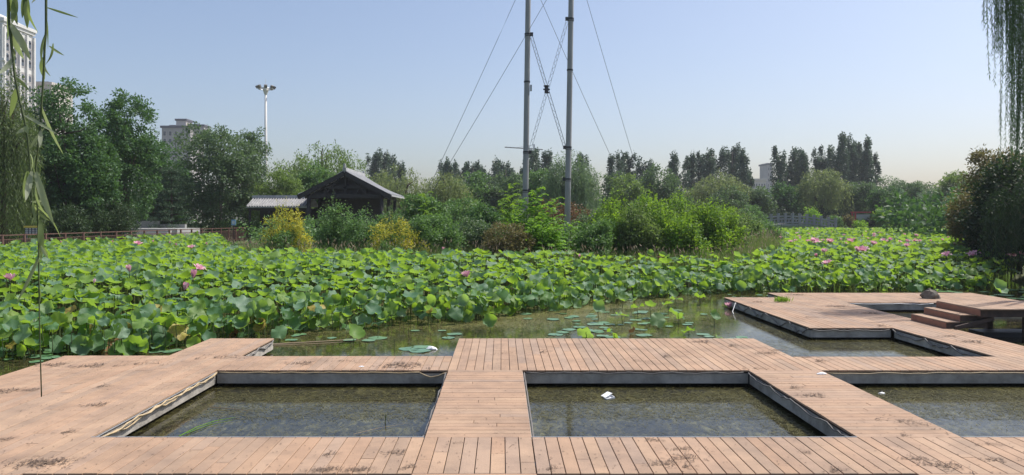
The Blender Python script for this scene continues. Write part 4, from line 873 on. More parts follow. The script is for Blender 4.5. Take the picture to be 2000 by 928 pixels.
# ------------------------------------------------------------------ H-frame pole tower with guys
YP = 45
tw = thing('pole_tower', 'twin concrete pole tower braced by crossed steel lattices with guy wires', 'utility tower', (X(1069, YP), YP, .4)); tx, tz = X(1069, YP), .4
def tbuild(mb, n, m, sm=False): o = mb.build(n, M[m], tw, sm); o.location = (-tx, -YP, -tz); return o
def pole_x(k, z): # slight lean, as in the photo
    b, t_ = ((1025.5, 1031.5) if k == 0 else (1108, 1115.5)); z440 = Z(440, YP); z0 = Z(0, YP); return X(b+(t_-b)*(z-z440)/(z0-z440), YP)
ztop = 20.0
for k in range(2):
    mb = MB(); zs = [0, 5, 10, 15, ztop]; mb.tube([(pole_x(k, z), YP, z) for z in zs], [.185, .178, .170, .162, .155], 18); tbuild(mb, 'pole', 'pole', True)
    for py in ((67, 160, 297, 372) if k == 0 else (37, 137, 288, 350)):
        z = Z(py, YP); x = pole_x(k, z); mb = MB(); mb.tube([(x, YP, z-.05), (x, YP, z+.05)], .192, 16)
        if py not in (160, 137): mb.tube([(x, YP, z-.13), (x, YP, z-.10)], .195, 16); mb.box(x+(.15 if k == 0 else -.33), x+(.33 if k == 0 else -.15), YP-.08, YP+.08, z-.10, z+.10)
        tbuild(mb, 'clamp', 'iron')
mb = MB(); z = Z(172, YP); x = pole_x(0, z)+.24; mb.box(x-.05, x+.06, YP-.1, YP+.1, z-.18, z+.18); tbuild(mb, 'junction_box', 'steel')
def lattice(p, q, w_=.16, m='steel'):
    p, q = Vector(p), Vector(q); d = (q-p); L_ = d.length; d.normalize(); a = Vector((d.z, 0, -d.x))*w_/2; b = Vector((0, w_/2, 0)); mb = MB()
    for sa in (-1, 1):
        for sb in (-1, 1): mb.bar(p+a*sa+b*sb, q+a*sa+b*sb, .016)
    n = int(L_/.2); 
    for i in range(n):
        u = p+d*L_*i/n; v = p+d*L_*(i+1)/n; s = 1 if i % 2 else -1
        mb.bar(u+a*s-b, v-a*s-b, .010); mb.bar(u+a*s+b, v-a*s+b, .010); mb.bar(u+b*s+a, v-b*s+a, .010)
    return mb
cx, cz = X(1067, YP), Z(174, YP)
for nm, (k1, p1), (k2, p2) in (('l', (0, 70), (1, 288)), ('r', (1, 42), (0, 294))):
    a = Vector((pole_x(k1, Z(p1, YP))+(.22 if k1 == 0 else -.22), YP-.02, Z(p1, YP))); b = Vector((pole_x(k2, Z(p2, YP))+(.22 if k2 == 0 else -.22), YP-.02, Z(p2, YP)))
    off = Vector((0, .11 if nm == 'l' else -.11, 0)); tbuild(lattice(a+off, b+off), 'lattice_brace', 'steel')
mb = MB(); mb.box(cx-.10, cx+.10, YP-.26, YP+.22, cz-.22, cz+.18); mb.box(cx-.20, cx+.20, YP-.24, YP-.18, cz-.10, cz-.02); mb.box(cx-.17, cx+.14, YP-.26, YP-.2, cz+.10, cz+.19); mb.box(cx-.12, cx+.17, YP-.26, YP-.2, cz-.3, cz-.23); tbuild(mb, 'centre_clamp', 'iron')
mb = MB(); mb.bar((pole_x(0, 19)-1.8, YP, 19.0), (pole_x(1, 19)+1.8, YP, 19.0), .14, .2); tbuild(mb, 'crossarm', 'steel')
def guy(p, q, lab):
    p, q = Vector(p), Vector(q); pts = []
    for i in range(13): t = i/12; v = p.lerp(q, t); v.z -= .35*4*t*(1-t)*.5; pts.append(v)
    mb = MB(); mb.tube(pts, .013, 5); tbuild(mb, 'guy_wire', 'wire')
def zray(px0, py0, px1, py1, Y1, xt, Yt):   # height on the pole so that the wire passes the two photo points
    return None
A1 = (X(776, 41), 41, .5); A2 = (X(772, 43), 43, .5); B1 = (X(1276, 49), 49, .5); B2 = (X(1290, 50), 50, .5)
guy((pole_x(0, 17.6), YP, Z(-58, YP)), A1, ''); guy((pole_x(1, 18), YP, Z(-86, YP)), A2, ''); guy((pole_x(0, 17.5), YP, Z(-55, YP)), B1, ''); guy((pole_x(1, 18.3), YP, Z(-102, YP)), B2, '')
# ------------------------------------------------------------------ high mast lamp
Ym = 120; zm = Z(178, Ym); hm = thing('high_mast_lamp', 'tall white mast with a ring of floodlights above the left trees', 'lamp mast', (X(519, Ym), Ym, .5)); H_ = zm-.5
mb = MB(); mb.tube([(0, 0, -.2), (0, 0, H_*.5), (0, 0, H_)], [.32, .24, .17], 14); mb.build('mast', M['white'], hm, True)
mb = MB(); mb.tube([(0, 0, H_-.6), (0, 0, H_+.1), (0, 0, H_+.5), (0, 0, H_+.9)], [.2, .45, .42, .1], 12); mb.tube([(0, 0, H_+.8), (0, 0, H_+2.0)], .03, 5); mb.build('lamp_cap', M['white'], hm)
mb = MB(); mb.tube([(math.cos(i*.524)*1.15, math.sin(i*.524)*1.15, H_+.35) for i in range(13)], .06, 6)
for i in range(6): a = i*1.047; mb.bar((0, 0, H_+.35), (math.cos(a)*1.15, math.sin(a)*1.15, H_+.35), .06)
mb.build('lamp_ring', M['steel'], hm)
for i in range(8):
    a = i*.785+.3; c = Vector((math.cos(a)*1.35, math.sin(a)*1.35, H_+.6)); o_ = Vector((math.cos(a), math.sin(a), -.7)).normalized(); mb = MB(); mb.bar(c-o_*.12, c+o_*.18, .5, .42); mb.build('floodlight', M['greycable'], hm)
# ------------------------------------------------------------------ buildings
def tower(name, label, px0, px1, py, Y, depth, m, floors_h=3.0, wins=(), zbase=.3, roofs=(), windows=True, cols=5, rows_show=12, arch=False, side=True):
    x0, x1, zt = X(px0, Y), X(px1, Y), Z(py, Y); t = thing(name, label, 'building', ((x0+x1)/2, Y, zbase)); w_ = x1-x0; H = zt-zbase
    mb = MB(); mb.box(-w_/2, w_/2, 0, depth, 0, H); mb.build('wall', M[m], t)
    mb = MB(); mb.box(-w_/2-.5, w_/2+.5, -.5, depth+.5, H+.01, H+.9); mb.build('cornice', M['darkroof' if m == 'greywall' else m], t)
    if windows:
        cw = w_/cols
        for r_ in range(rows_show):
            zt_ = H-1.4-r_*floors_h
            if zt_ < 3: break
            for c_ in range(cols):
                xc = -w_/2+cw*(c_+.5); f = MB(); ww = cw*.22; wh = 1.7
                f.box(xc-ww-.12, xc+ww+.12, -.06, -.004, zt_-wh-.12, zt_+.12); fo = f.build('window', M['beige' if m == 'greywall' else m], t); p = MB(); p.box(xc-ww, xc+ww, -.10, -.064, zt_-wh, zt_); p.build('pane', M['glass'], fo)
    return t, w_, H
t, w_, H = tower('apartment_tower', 'tall cream white apartment tower at the far left behind hanging twigs', -110, 6, 48, 220, 14, 'white', cols=7, rows_show=9, floors_h=3.1)
mb = MB()
for c_ in range(8): xc = -w_/2+w_/7*c_; mb.box(xc-.35, xc+.35, -.75, -.11, 0, H)
mb.build('pilaster', M['white'], t); mb = MB(); mb.box(-w_/2-.9, w_/2+.9, -.9, -.1, H-10.8, H-10.0); mb.box(-w_/2-.9, w_/2+.9, -.95, 14.6, H+.92, H+1.9); mb.build('moulding', M['white'], t)
mb = MB(); mb.add([(-w_/2+4, .5, H+1.92), (w_/2+.4, .5, H+1.92), (w_/2+.4, 13, H+1.92), (-w_/2+4, 13, H+1.92), (-w_/2+8, 3, H+5.6), (w_/2-7, 3, H+5.6), (w_/2-7, 10, H+5.6), (-w_/2+8, 10, H+5.6)], [(4, 5, 6, 7), (0, 1, 5, 4), (1, 2, 6, 5), (2, 3, 7, 6), (3, 0, 4, 7)]); mb.build('roof', M['white'], t)
for c_ in range(5): mb = MB(); yy = 14*c_/4; mb.box(w_/2+.003, w_/2+.7, yy-.35, yy+.35, 0, H-.6); mb.build('pilaster', M['white'], t)
for r_ in range(14):
    for c_ in range(4):
        yc = 1.75+3.5*c_; zt_ = H-2.2-r_*3.1-(1.2 if r_ > 2 else 0); f = MB(); f.box(w_/2+.004, w_/2+.10, yc-1.25, yc+1.25, zt_-2.5, zt_+.35); fo = f.build('window', M['greywall'], t)
        p = MB(); p.box(w_/2+.104, w_/2+.16, yc-.62, yc+.62, zt_-2.0, zt_-.3)
        if r_ < 3: p.tube([(w_/2+.104, yc, zt_-.3), (w_/2+.16, yc, zt_-.3)], .62, 12)
        p.build('pane', M['glass'], fo)
t, w_, H = tower('apartment_block', 'lower apartment roof peeping over the left trees beside the white tower', 62, 100, 166, 240, 12, 'beige', cols=4, rows_show=3)
mb = MB(); mb.box(-w_/2+.5, w_/2-1.5, 1, 9, H+.92, H+1.3); mb.build('roof', M['darkroof'], t)
t, w_, H = tower('apartment_block', 'grey apartment block with dark parapet and rooftop rooms behind the left trees', 316, 372, 250, 300, 14, 'greywall', cols=5, rows_show=8, floors_h=3.0)
mb = MB(); mb.box(-w_/2+4.5, -w_/2+8.5, 3, 9, H+.92, H+3.3); mb.build('rooftop_room', M['beige'], t); mb = MB(); mb.box(-w_/2+4.1, -w_/2+8.9, 2.6, 9.4, H+3.32, H+4.1); mb.build('roof', M['darkroof'], t)
mb = MB(); mb.box(-w_/2+1.6, -w_/2+4.4, 3, 9, H+.92, H+1.6); mb.box(-w_/2+9, w_/2+3.8, 4, 10, H-2, H+1.2); mb.build('rooftop_room', M['greywall'], t); mb = MB(); mb.box(-w_/2+8.92, w_/2+1.4, 3.6, 10.4, H+1.25, H+2.1); mb.box(w_/2+1.42, w_/2+4.2, 3.6, 10.4, H+1.22, H+1.9); mb.build('roof', M['darkroof'], t)
tower('apartment_block', 'low pale apartment block seen in the gap between poplars', 1470, 1496, 353, 330, 12, 'beige', cols=5, rows_show=5)
tower('apartment_tower', 'narrow pale grey tower just left of the big poplars', 1499, 1509, 322, 400, 12, 'greywall', cols=3, rows_show=8)
# far tower crane behind the poles
Yc = 420; cr = thing('tower_crane', 'thin distant tower crane jib left of the poles', 'crane', (X(1043, Yc), Yc, 0)); zj = Z(291, Yc)
mb = MB(); mb.bar((0, 0, 0), (0, 0, zj+2.6), .9); mb.build('mast', M['steel'], cr); mb = MB(); mb.bar((-16.6, 0, zj+1.0), (5, 0, zj-.4), .35, .55); mb.bar((0, 0, zj+2.4), (-10, 0, zj+.7), .12); mb.build('jib', M['greycable'], cr)
# ------------------------------------------------------------------ stone bridge, rocks on the far bank
Yb = 96.0; bx0, bx1 = X(1492, Yb), X(1632, Yb); br = thing('stone_bridge', 'grey stone balustrade bridge at the far end of the lotus pond', 'bridge', (bx0, Yb, .4)); Lb = bx1-bx0
def arch_z(t): return 1.35+.65*math.sin(math.pi*min(1, max(0, t*.75+.25)))*1.0-.1
nb = 11
for i in range(nb):
    t = i/(nb-1); xx = Lb*t; zz = arch_z(t)-.4; mb = MB(); mb.box(xx-.14, xx+.14, -.14, .14, zz-.1, zz+1.05); mb.box(xx-.17, xx+.17, -.17, .17, zz+1.06, zz+1.25); mb.build('post', M['stone'], br)
    if i < nb-1:
        t2 = (i+1)/(nb-1); x2 = Lb*t2; z2 = arch_z(t2)-.4; mb = MB(); mb.bar((xx+.15, 0, zz+.85), (x2-.15, 0, z2+.85), .14, .18); mb.bar((xx+.15, 0, zz+.5), (x2-.15, 0, z2+.5), .10, .16); mb.bar((xx+.15, 0, zz+.05), (x2-.15, 0, z2+.05), .16, .18); mb.bar(((xx+x2)/2, 0, (zz+z2)/2+.1), ((xx+x2)/2, 0, (zz+z2)/2+.5), .14); mb.build('rail', M['stone'], br)
mb = MB()
for i in range(20): t, t2 = i/20, (i+1)/20; mb.bar((Lb*t, 1.2, arch_z(t)-.72), (Lb*t2, 1.2, arch_z(t2)-.72), 2.7, .35)
mb.build('bridge_deck', M['stone'], br); mb = MB()
for xx in (Lb*.05, Lb*.35, Lb*.65, Lb*.95): mb.box(xx-.3, xx+.3, .1, 2.4, -1, arch_z(xx/Lb)-.9)
mb.build('pier', M['stone'], br)
for k, (px, s, lab) in enumerate(((1622, 1.4, 'dark rock at the right end of the stone bridge'), (1642, 1.1, 'rock right of the bridge end below the red flowers'), (1700, 1.6, 'flat brown bank stone below the display board'), (1728, 1.5, 'flat bank stone right of the display board'), (1768, 1.7, 'pale flat slab on the far bank'), (1800, 1.3, 'dark stone on the far bank right of the slab'))):
    Y = 95.6+k*.1; mb = MB(); g2 = np.random.default_rng(k+70); n_ = 9; vs = []
    for zz, rr in ((-.3, 1.05), (.25, 1), (.5, .75)):
        for q in range(n_): tt = 6.283*q/n_; f = rr*(1+g2.normal()*.12); vs.append((math.cos(tt)*s*f, math.sin(tt)*.5*f, zz*(1+g2.normal()*.15)+.25))
    mb.add(vs, [(r_*n_+q, r_*n_+(q+1) % n_, (r_+1)*n_+(q+1) % n_, (r_+1)*n_+q) for r_ in range(2) for q in range(n_)]+[tuple(range(2*n_, 3*n_))]); o = mb.build('rock', M['rock' if k != 4 else 'stone']); o.location = (X(px, Y), Y, .1); tag(o, lab, 'rock')
# ------------------------------------------------------------------ TREES
G = .5
def bt(name, label, px0, px1, py, Y, m, seed, bottom=None, **k):
    w_ = (px1-px0)/FP*Y; return broad_tree(name, label, X((px0+px1)/2, Y), Y, G, Z(py, Y), w_, k.pop('bot', 1.0), m, seed=seed, **k)
def wt(label, px0, px1, py, Y, m, seed, **k):
    w_ = (px1-px0)/FP*Y; return willow('willow_tree', label, X((px0+px1)/2, Y), Y, G, Z(py, Y), w_, m, seed=seed, **k)
def pt_(label, px, w_, py, Y, seed, group, **k):
    return poplar('poplar_tree', label, X(px, Y), Y, G, Z(py, Y), 1.65*w_/FP*Y, seed, group, **k)
# far left
wt('yellow green willow at the left frame edge below the white tower', -80, 82, 112, 41, 'L_olive', 2, n=900, L=.26, W=.045, step=.13, lenf=(.3, .8), bottom=.8)
bt('broadleaf_tree', 'big dark green broadleaf tree, left one of the large pair beside the white tower', 34, 218, 148, 50, 'L_broad', 3, n=640, per=58, L=.21, W=.12, rc=.5, bot=1.5, depth=.9)
bt('broadleaf_tree', 'big dark green broadleaf tree, right one of the large pair near the grey block', 170, 322, 166, 57, 'L_broad', 33, n=480, per=58, L=.21, W=.12, rc=.5, bot=1.5, depth=.9)
bt('broadleaf_tree', 'dark tree filling the gap behind the big left tree', 262, 372, 270, 72, 'L_broad', 4, n=300, per=44, L=.26, W=.16, rc=.7)
bt('broadleaf_tree', 'deep green tree behind the junipers at the far left', 20, 140, 250, 58, 'L_broad', 44, n=200, per=44, L=.24, W=.15, rc=.6)
bt('broadleaf_tree', 'open crowned grey green tree with visible limbs left of the mast', 334, 520, 242, 67, 'L_grey', 5, n=460, per=46, L=.23, W=.14, rc=.62, bot=1.8, bark='palebark', stems=3, limbs=40)
bt('broadleaf_tree', 'slim grey green tree behind the left end of the corridor', 446, 524, 248, 71, 'L_grey', 6, n=230, per=44, L=.22, W=.13, rc=.55, bot=1.5)
def pine(label, px, w_, py, Y, seed):
    g = np.random.default_rng(seed); H = Z(py, Y)-G; Wd = w_/FP*Y; t = thing('pine_tree', label, 'pine', (X(px, Y), Y, G)); cs = []; mb = MB(); mb.tube([(0, 0, -.1), (0, 0, H*.5), (0, 0, H*.96)], [.16, .1, .03], 8)
    for lv in range(9):
        z = H*(.18+.8*lv/9); r = Wd/2*(1.05-.85*lv/9)
        for k in range(7):
            a = k*.9+lv*.7+g.normal()*.2; rr = r*g.uniform(.6, 1); mb.tube([(0, 0, z-.1), (math.cos(a)*rr, math.sin(a)*rr, z+.1)], [.04, .012], 4)
            for q in range(3): f = g.uniform(.45, 1); cs.append((math.cos(a)*rr*f, math.sin(a)*rr*f, z+.1*f+g.normal()*.05))
    leaf_obj('crown', [clumps(np.array(cs), .5, 60, .22, .035, g, .5, .35)], M['L_pine'], t); mb.build('trunk', M['bark'], t, True)
pine('spreading dark pine with layered pads right of the big left tree', 335, 125, 320, 63, 9); pine('small pine half hidden behind the layered pine', 305, 80, 345, 66, 10)
def juniper(label, px, w_, py, Y, seed, m='L_juniper'):
    g = np.random.default_rng(seed); H = Z(py, Y)-G; Wd = w_/FP*Y; t = thing('juniper_shrub', label, 'juniper', (X(px, Y), Y, G), 'junipers behind the railing'); parts = []; mb = MB()
    for k in range(30):
        a = g.uniform(0, 6.28); r0 = g.uniform(0, .2)*Wd; r1 = Wd/2*g.uniform(.3, 1); h = H*(1-.5*(r1/(Wd/2))**2)*g.uniform(.7, 1); m_ = 60; u = g.uniform(.05, 1, m_)
        p = np.column_stack([math.cos(a)*(r0+(r1-r0)*u), math.sin(a)*(r0+(r1-r0)*u), h*u**1.2]); p += g.normal(size=p.shape)*(.16*(1.1-u))[:, None]
        D = np.tile([math.cos(a)*.4, math.sin(a)*.4, 1.], (m_, 1))+g.normal(size=(m_, 3))*.45; parts.append(cards(p, D, g.normal(size=(m_, 3)), .26*g.uniform(.6, 1.2, m_), .06, np.clip(g.uniform(0, .5)+g.uniform(0, .5, m_), 0, .99)))
    P_, d = crown_pts(90, [(0, 0, H*.4, Wd*.42, Wd*.4, H*.42)], g, .4); P_[:, 2] = np.clip(P_[:, 2], .1, None); parts.append(clumps(P_, .4, 46, .2, .06, g)); leaf_obj('foliage', parts, M[m], t)
    mb.tube([(0, 0, -.1), (0, 0, H*.6)], [.1, .03], 7); mb.build('trunk', M['bark'], t)
for k, (px, w_, py, Y, lab) in enumerate(((20, 90, 378, 44, 'juniper at the left frame edge under the willow'), (70, 100, 400, 47, 'juniper behind the black notice board'), (130, 90, 385, 47, 'spire topped juniper right of the notice board'), (178, 80, 395, 50, 'dark juniper above the middle of the railing'), (232, 90, 372, 52, 'juniper with long shoots above the railing'), (285, 80, 360, 64, 'tallest spiky juniper left of the terrace'), (200, 60, 398, 54, 'low juniper between two taller ones left of the terrace'))):
    juniper(lab, px, w_, py, Y, 20+k)
# clipped hedge and greenery behind railing right part
def hedge(label, x0, x1, y, z1, m, seed, per=60, dy=1.2):
    g = np.random.default_rng(seed); n = int((x1-x0)*26); Pc = np.column_stack([g.uniform(0, x1-x0, n), g.uniform(0, dy, n), g.uniform(.1, z1-G, n)]); o = leaf_obj('hedge', [clumps(Pc, .28, per, .13, .08, g)], M[m]); o.location = (x0, y, G); tag(o, label, 'hedge')
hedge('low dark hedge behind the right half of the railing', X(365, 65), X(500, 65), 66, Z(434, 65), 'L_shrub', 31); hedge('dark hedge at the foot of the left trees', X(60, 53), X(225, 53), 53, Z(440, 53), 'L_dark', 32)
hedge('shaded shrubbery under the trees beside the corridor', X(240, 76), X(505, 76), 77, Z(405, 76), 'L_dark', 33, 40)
# behind the pavilion
wt('large rounded bright willow behind the pavilion', 520, 735, 276, 78, 'L_willow', 12, n=800, L=.42, W=.09, step=.2, lenf=(.2, .55), bottom=.8)
bt('broadleaf_tree', 'pale green tree between the mast and the pavilion roof', 490, 602, 330, 68, 'L_willow', 13, n=260, per=44, L=.24, W=.13, rc=.6)
bt('broadleaf_tree', 'full green tree directly behind the pavilion ridge', 575, 665, 318, 72, 'L_shrub', 14, n=260, per=44, L=.26, W=.16, rc=.6)
wt('hazy willow right of the pavilion roof', 700, 860, 322, 84, 'L_palewillow', 15, n=520, L=.42, W=.09, step=.22, lenf=(.2, .6))
wt('pale drooping willow left of the pole tower', 815, 935, 334, 74, 'L_palewillow', 16, n=520, L=.36, W=.07, step=.18, lenf=(.3, .7), bottom=.8)
bt('broadleaf_tree', 'bushy tree between two willows right of the pavilion', 875, 960, 335, 92, 'L_shrub', 17, n=200, per=40, L=.30, W=.2, rc=.75)
bt('broadleaf_tree', 'round green tree just left of the left pole', 935, 1030, 338, 94, 'L_grey', 18, n=220, per=40, L=.30, W=.2, rc=.75)
bt('broadleaf_tree', 'green tree seen between the two poles', 1028, 1080, 330, 86, 'L_shrub', 19, n=130, per=40, L=.28, W=.18, rc=.7)
wt('large weeping willow behind the right pole', 1048, 1180, 292, 74, 'L_weeping', 20, n=900, L=.42, W=.055, step=.17, lenf=(.4, .85), bottom=1.2)
bt('broadleaf_tree', 'first of the rounded trees right of the weeping willow', 1165, 1240, 332, 92, 'L_grey', 21, n=200, per=40, L=.30, W=.2, rc=.8)
bt('broadleaf_tree', 'yellowish crowned tree above the bright shrubs', 1190, 1265, 338, 86, 'L_willow', 22, n=170, per=40, L=.28, W=.18, rc=.7)
bt('broadleaf_tree', 'dark rounded tree under the centre poplars', 1235, 1335, 320, 98, 'L_grey', 23, n=260, per=40, L=.32, W=.2, rc=.8)
wt('broad pale willow below the row of poplars', 1330, 1475, 332, 104, 'L_palewillow', 24, n=620, L=.45, W=.12, step=.28, lenf=(.12, .4))
bt('broadleaf_tree', 'dark round tree standing before the broad pale willow', 1385, 1462, 364, 99, 'L_grey', 25, n=190, per=40, L=.28, W=.18, rc=.7)
bt('broadleaf_tree', 'small pale round tree left of the gap with buildings', 1455, 1515, 362, 104, 'L_grey', 26, n=150, per=40, L=.30, W=.2, rc=.7)
bt('broadleaf_tree', 'dark green tree behind the left end of the bridge', 1505, 1560, 358, 108, 'L_broad', 27, n=150, per=40, L=.30, W=.2, rc=.7)
wt('big pale yellow green willow behind the bridge', 1545, 1660, 324, 108, 'L_palewillow', 28, n=760, L=.45, W=.12, step=.26, lenf=(.12, .45), depth=1)
for k, (a, b, py, Y, m, lab) in enumerate(((1640, 1705, 352, 108, 'L_grey', 'tree right of the big pale willow'), (1690, 1770, 345, 112, 'L_weeping', 'blue green tree behind the display board'), (1700, 1775, 368, 104, 'L_broad', 'dark leafy tree on the far bank right of the display board'), (1765, 1850, 352, 112, 'L_grey', 'grey green tree in the far right row'),
                                         (1790, 1850, 370, 104, 'L_weeping', 'rounded tree on the far bank before the right row'), (1830, 1905, 334, 90, 'L_willow', 'feathery light tree left of the reddish right bush'), (1880, 1960, 325, 84, 'L_willow', 'feathery light tree behind the reddish right bush'), (1740, 1800, 356, 118, 'L_broad', 'darker tree top between two right trees'))):
    bt('broadleaf_tree', lab, a, b, py, Y, m, 60+k, n=260, per=52, L=.25, W=.15, rc=.7, group='trees along the far right bank')
# understory and far bank bushes
for k, (a, b, py, Y, m, lab) in enumerate(((1705, 1742, 405, 98, 'L_bright', 'light green bush on the far bank right of the display board'), (1745, 1800, 400, 99, 'L_shrub', 'round bush on the middle of the far bank'), (1795, 1860, 408, 98, 'L_dark', 'dark bush at the right end of far bank'), (1572, 1602, 408, 99, 'L_lime', 'feathery bright shrub behind the bridge rail'), (1604, 1650, 424, 98, 'L_shrub', 'low clipped bush at the right end of the bridge'), (1640, 1664, 424, 98, 'L_red', 'small reddish flowering bush left of the display board'),
                                         (1655, 1705, 432, 98.5, 'L_lime', 'yellow green ground bush under the display board'), (1690, 1730, 420, 99, 'L_dark', 'dark bush right under the display board'), (1440, 1500, 398, 93, 'L_shrub', 'bush at the left end of the bridge'), (1480, 1560, 405, 104, 'L_dark', 'dark undergrowth behind the bridge'), (1560, 1660, 404, 106, 'L_dark', 'dark undergrowth below the big pale willow'), (1760, 1900, 398, 106, 'L_dark', 'dark undergrowth under the right row'))):
    bt('bush', lab, a, b, py, Y, m, 80+k, n=90, per=40, L=.24, W=.15, rc=.5, bot=.6, cat='bush', limbs=4)
# a far wood closes the gaps under the crowns
g2 = np.random.default_rng(77); parts = []
for (xa, xb, ya, yb, h) in ((-75, -10, 82, 90, 5.5), (-12, 45, 106, 114, 6.2), (30, 95, 116, 124, 6.5), (-60, -30, 66, 72, 5), (58, 66, 60, 96, 5.5), (30, 60, 46, 60, 4)):
    n_ = int((xb-xa)*(yb-ya)*1.1)+60; Pc = np.column_stack([g2.uniform(xa, xb, n_), g2.uniform(ya, yb, n_), G+h*g2.uniform(.03, 1, n_)**.8]); Pc[:, 2] *= 1-.2*np.sin(Pc[:, 0]*.7)**2; parts.append(clumps(Pc, .95, 26, .42, .26, g2))
tag(leaf_obj('far_wood', parts, M['L_broad']), 'dark undergrowth of the wood behind the rows of trees', 'wood', kind='stuff')
# poplars
PG = 'tall poplars behind the park trees'; s_ = 100
def prow(specs, Y, lab):
    global s_
    for k, (px, w_, py) in enumerate(specs):
        s_ += 1; pt_(f'{["leftmost", "second", "third", "fourth", "fifth", "sixth", "seventh", "eighth", "ninth", "tenth", "eleventh"][k]} poplar from the left in the {lab}', px, w_, py, Y+(k % 3)*3, s_, PG)
prow(((732, 22, 303), (750, 24, 297), (768, 22, 308), (786, 16, 322)), 150, 'clump right of the pavilion')
prow(((860, 24, 320), (880, 20, 313), (900, 26, 324), (924, 20, 319), (944, 24, 329), (970, 26, 315), (988, 24, 321), (1008, 22, 333)), 142, 'thin row left of the poles')
prow(((1030, 20, 298), (1048, 22, 296), (1066, 18, 300), (1140, 15, 305)), 130, 'clump beside the poles')
prow(((1195, 17, 310), (1213, 18, 303), (1231, 20, 304), (1250, 16, 312), (1268, 17, 318)), 140, 'clump left of centre right')
prow(((1322, 22, 303), (1342, 22, 304), (1364, 22, 302), (1386, 20, 299), (1408, 22, 294), (1430, 26, 284), (1449, 22, 296), (1466, 9, 338)), 138, 'dense row of eight')
prow(((1522, 18, 292), (1536, 26, 296), (1554, 24, 296), (1572, 22, 300), (1596, 24, 294), (1612, 22, 290), (1638, 30, 264), (1662, 22, 268), (1678, 30, 272), (1694, 24, 276), (1706, 16, 304)), 140, 'tall group behind the big pale willow')
# ------------------------------------------------------------------ island shrubs
GI = .35
def ss(label, px0, px1, py, Y, m, seed, **k):
    return shooty_shrub(k.pop('name', 'shrub'), label, X((px0+px1)/2, Y), Y, GI, Z(py, Y), (px1-px0)/FP*Y, m, seed=seed, **k)
YS_ = dict(nst=110, L=.10, W=.06, dens=52, fill=80, rc=.22, hvar=.6)
ss('yellow leaved shrub left of the pavilion with a tall tip', 506, 612, 396, 30, 'L_yellow', 201, **YS_); ss('yellow leaved shrub below the pavilion right column', 712, 828, 418, 30, 'L_yellow', 202, **YS_)
bt('shrub', 'green base foliage under the left yellow shrub', 515, 600, 445, 29.6, 'L_shrub', 203, n=60, per=44, L=.10, W=.06, rc=.22, bot=.45, cat='shrub', limbs=3); bt('shrub', 'green base foliage under the right yellow shrub', 722, 818, 458, 29.6, 'L_shrub', 204, n=60, per=44, L=.10, W=.06, rc=.22, bot=.45, cat='shrub', limbs=3)
GS = dict(nst=60, L=.12, W=.075, dens=34, fill=110, rc=.3)
ss('upright green shrub with leafy shoots before the pavilion', 608, 700, 388, 34, 'L_shrub', 205, **GS); ss('dense green shrub in front of the pavilion centre', 660, 760, 408, 33, 'L_shrub', 206, **GS); ss('green shrub before the pavilion right corner', 730, 800, 400, 35, 'L_shrub', 207, **GS)
bt('shrub', 'broad leaved shrub right of the pavilion', 790, 880, 378, 38, 'L_shrub', 208, n=130, per=44, L=.17, W=.10, rc=.34, bot=.5, cat='shrub'); bt('shrub', 'rounded dark shrub in front of the broad leaved one', 790, 905, 412, 31, 'L_shrub', 209, n=200, per=46, L=.11, W=.065, rc=.27, bot=.4, cat='shrub')
bt('shrub', 'grey green shrub left of the reddish bush', 870, 965, 422, 33, 'L_grey', 210, n=170, per=44, L=.11, W=.065, rc=.27, bot=.4, cat='shrub'); bt('shrub', 'glossy green shrub at the middle back', 905, 975, 400, 37, 'L_broad', 211, n=110, per=44, L=.15, W=.09, rc=.3, bot=.5, cat='shrub')
bt('shrub', 'reddish brown rounded bush in front of the left pole', 938, 1048, 432, 28.6, 'L_red', 212, n=190, per=46, L=.085, W=.05, rc=.22, bot=.4, cat='shrub')
bt('shrub', 'low green shrub between the reddish bush and the right pole', 1110, 1195, 432, 30, 'L_shrub', 213, n=150, per=46, L=.10, W=.06, rc=.24, bot=.4, cat='shrub'); bt('shrub', 'rusty leaved sapling behind the right pole', 1020, 1160, 388, 52, 'L_redtip', 214, n=120, per=30, L=.16, W=.10, rc=.45, bot=1.0, cat='shrub')
bt('shrub', 'grey green thicket behind the right pole foot', 1120, 1200, 405, 48, 'L_grey', 215, n=130, per=40, L=.15, W=.09, rc=.4, bot=.6, cat='shrub'); bt('shrub', 'thicket between the pavilion and the left pole', 860, 960, 385, 46, 'L_shrub', 216, n=130, per=40, L=.15, W=.09, rc=.4, bot=.6, cat='shrub')
BS = dict(nst=150, L=.13, W=.08, dens=40, fill=120, rc=.32, hvar=.35, spread=1.1, low=.05, fper=26)
for k, (a, b, py, Y, lab, m) in enumerate(((1150, 1245, 380, 34, 'bright green shrub nearest the right pole', 'L_bright'), (1215, 1310, 376, 33.5, 'bright green shrub second right of the pole', 'L_bright'), (1285, 1375, 372, 34.5, 'bright green shrub with the tallest shoots', 'L_bright'), (1345, 1425, 390, 34, 'bright green shrub near the right end of the island', 'L_bright'), (1200, 1290, 400, 31.5, 'yellow flecked shrub in front of the bright ones', 'L_willow'), (1290, 1380, 418, 31.5, 'greener shrub in front of the tallest shoots', 'L_bright'), (1395, 1465, 412, 36, 'loose shrub at the right end of the island', 'L_willow'), (1440, 1505, 424, 42, 'small round shrub before the bridge end', 'L_shrub'), (1160, 1235, 408, 32, 'lower bright shrub just right of the right pole foot', 'L_bright'), (1245, 1335, 392, 32.6, 'yellow green shrub between the middle bright shrubs', 'L_bright'), (1378, 1452, 398, 35.2, 'bright shrub sloping down at the right of the thicket', 'L_bright'), (1418, 1498, 416, 38.5, 'yellowish loose shrub beyond the thicket end', 'L_willow'), (1468, 1532, 430, 44, 'last low shrub of the island tip', 'L_shrub'))):
    ss(lab, a, b, py, Y, m, 220+k, **BS)
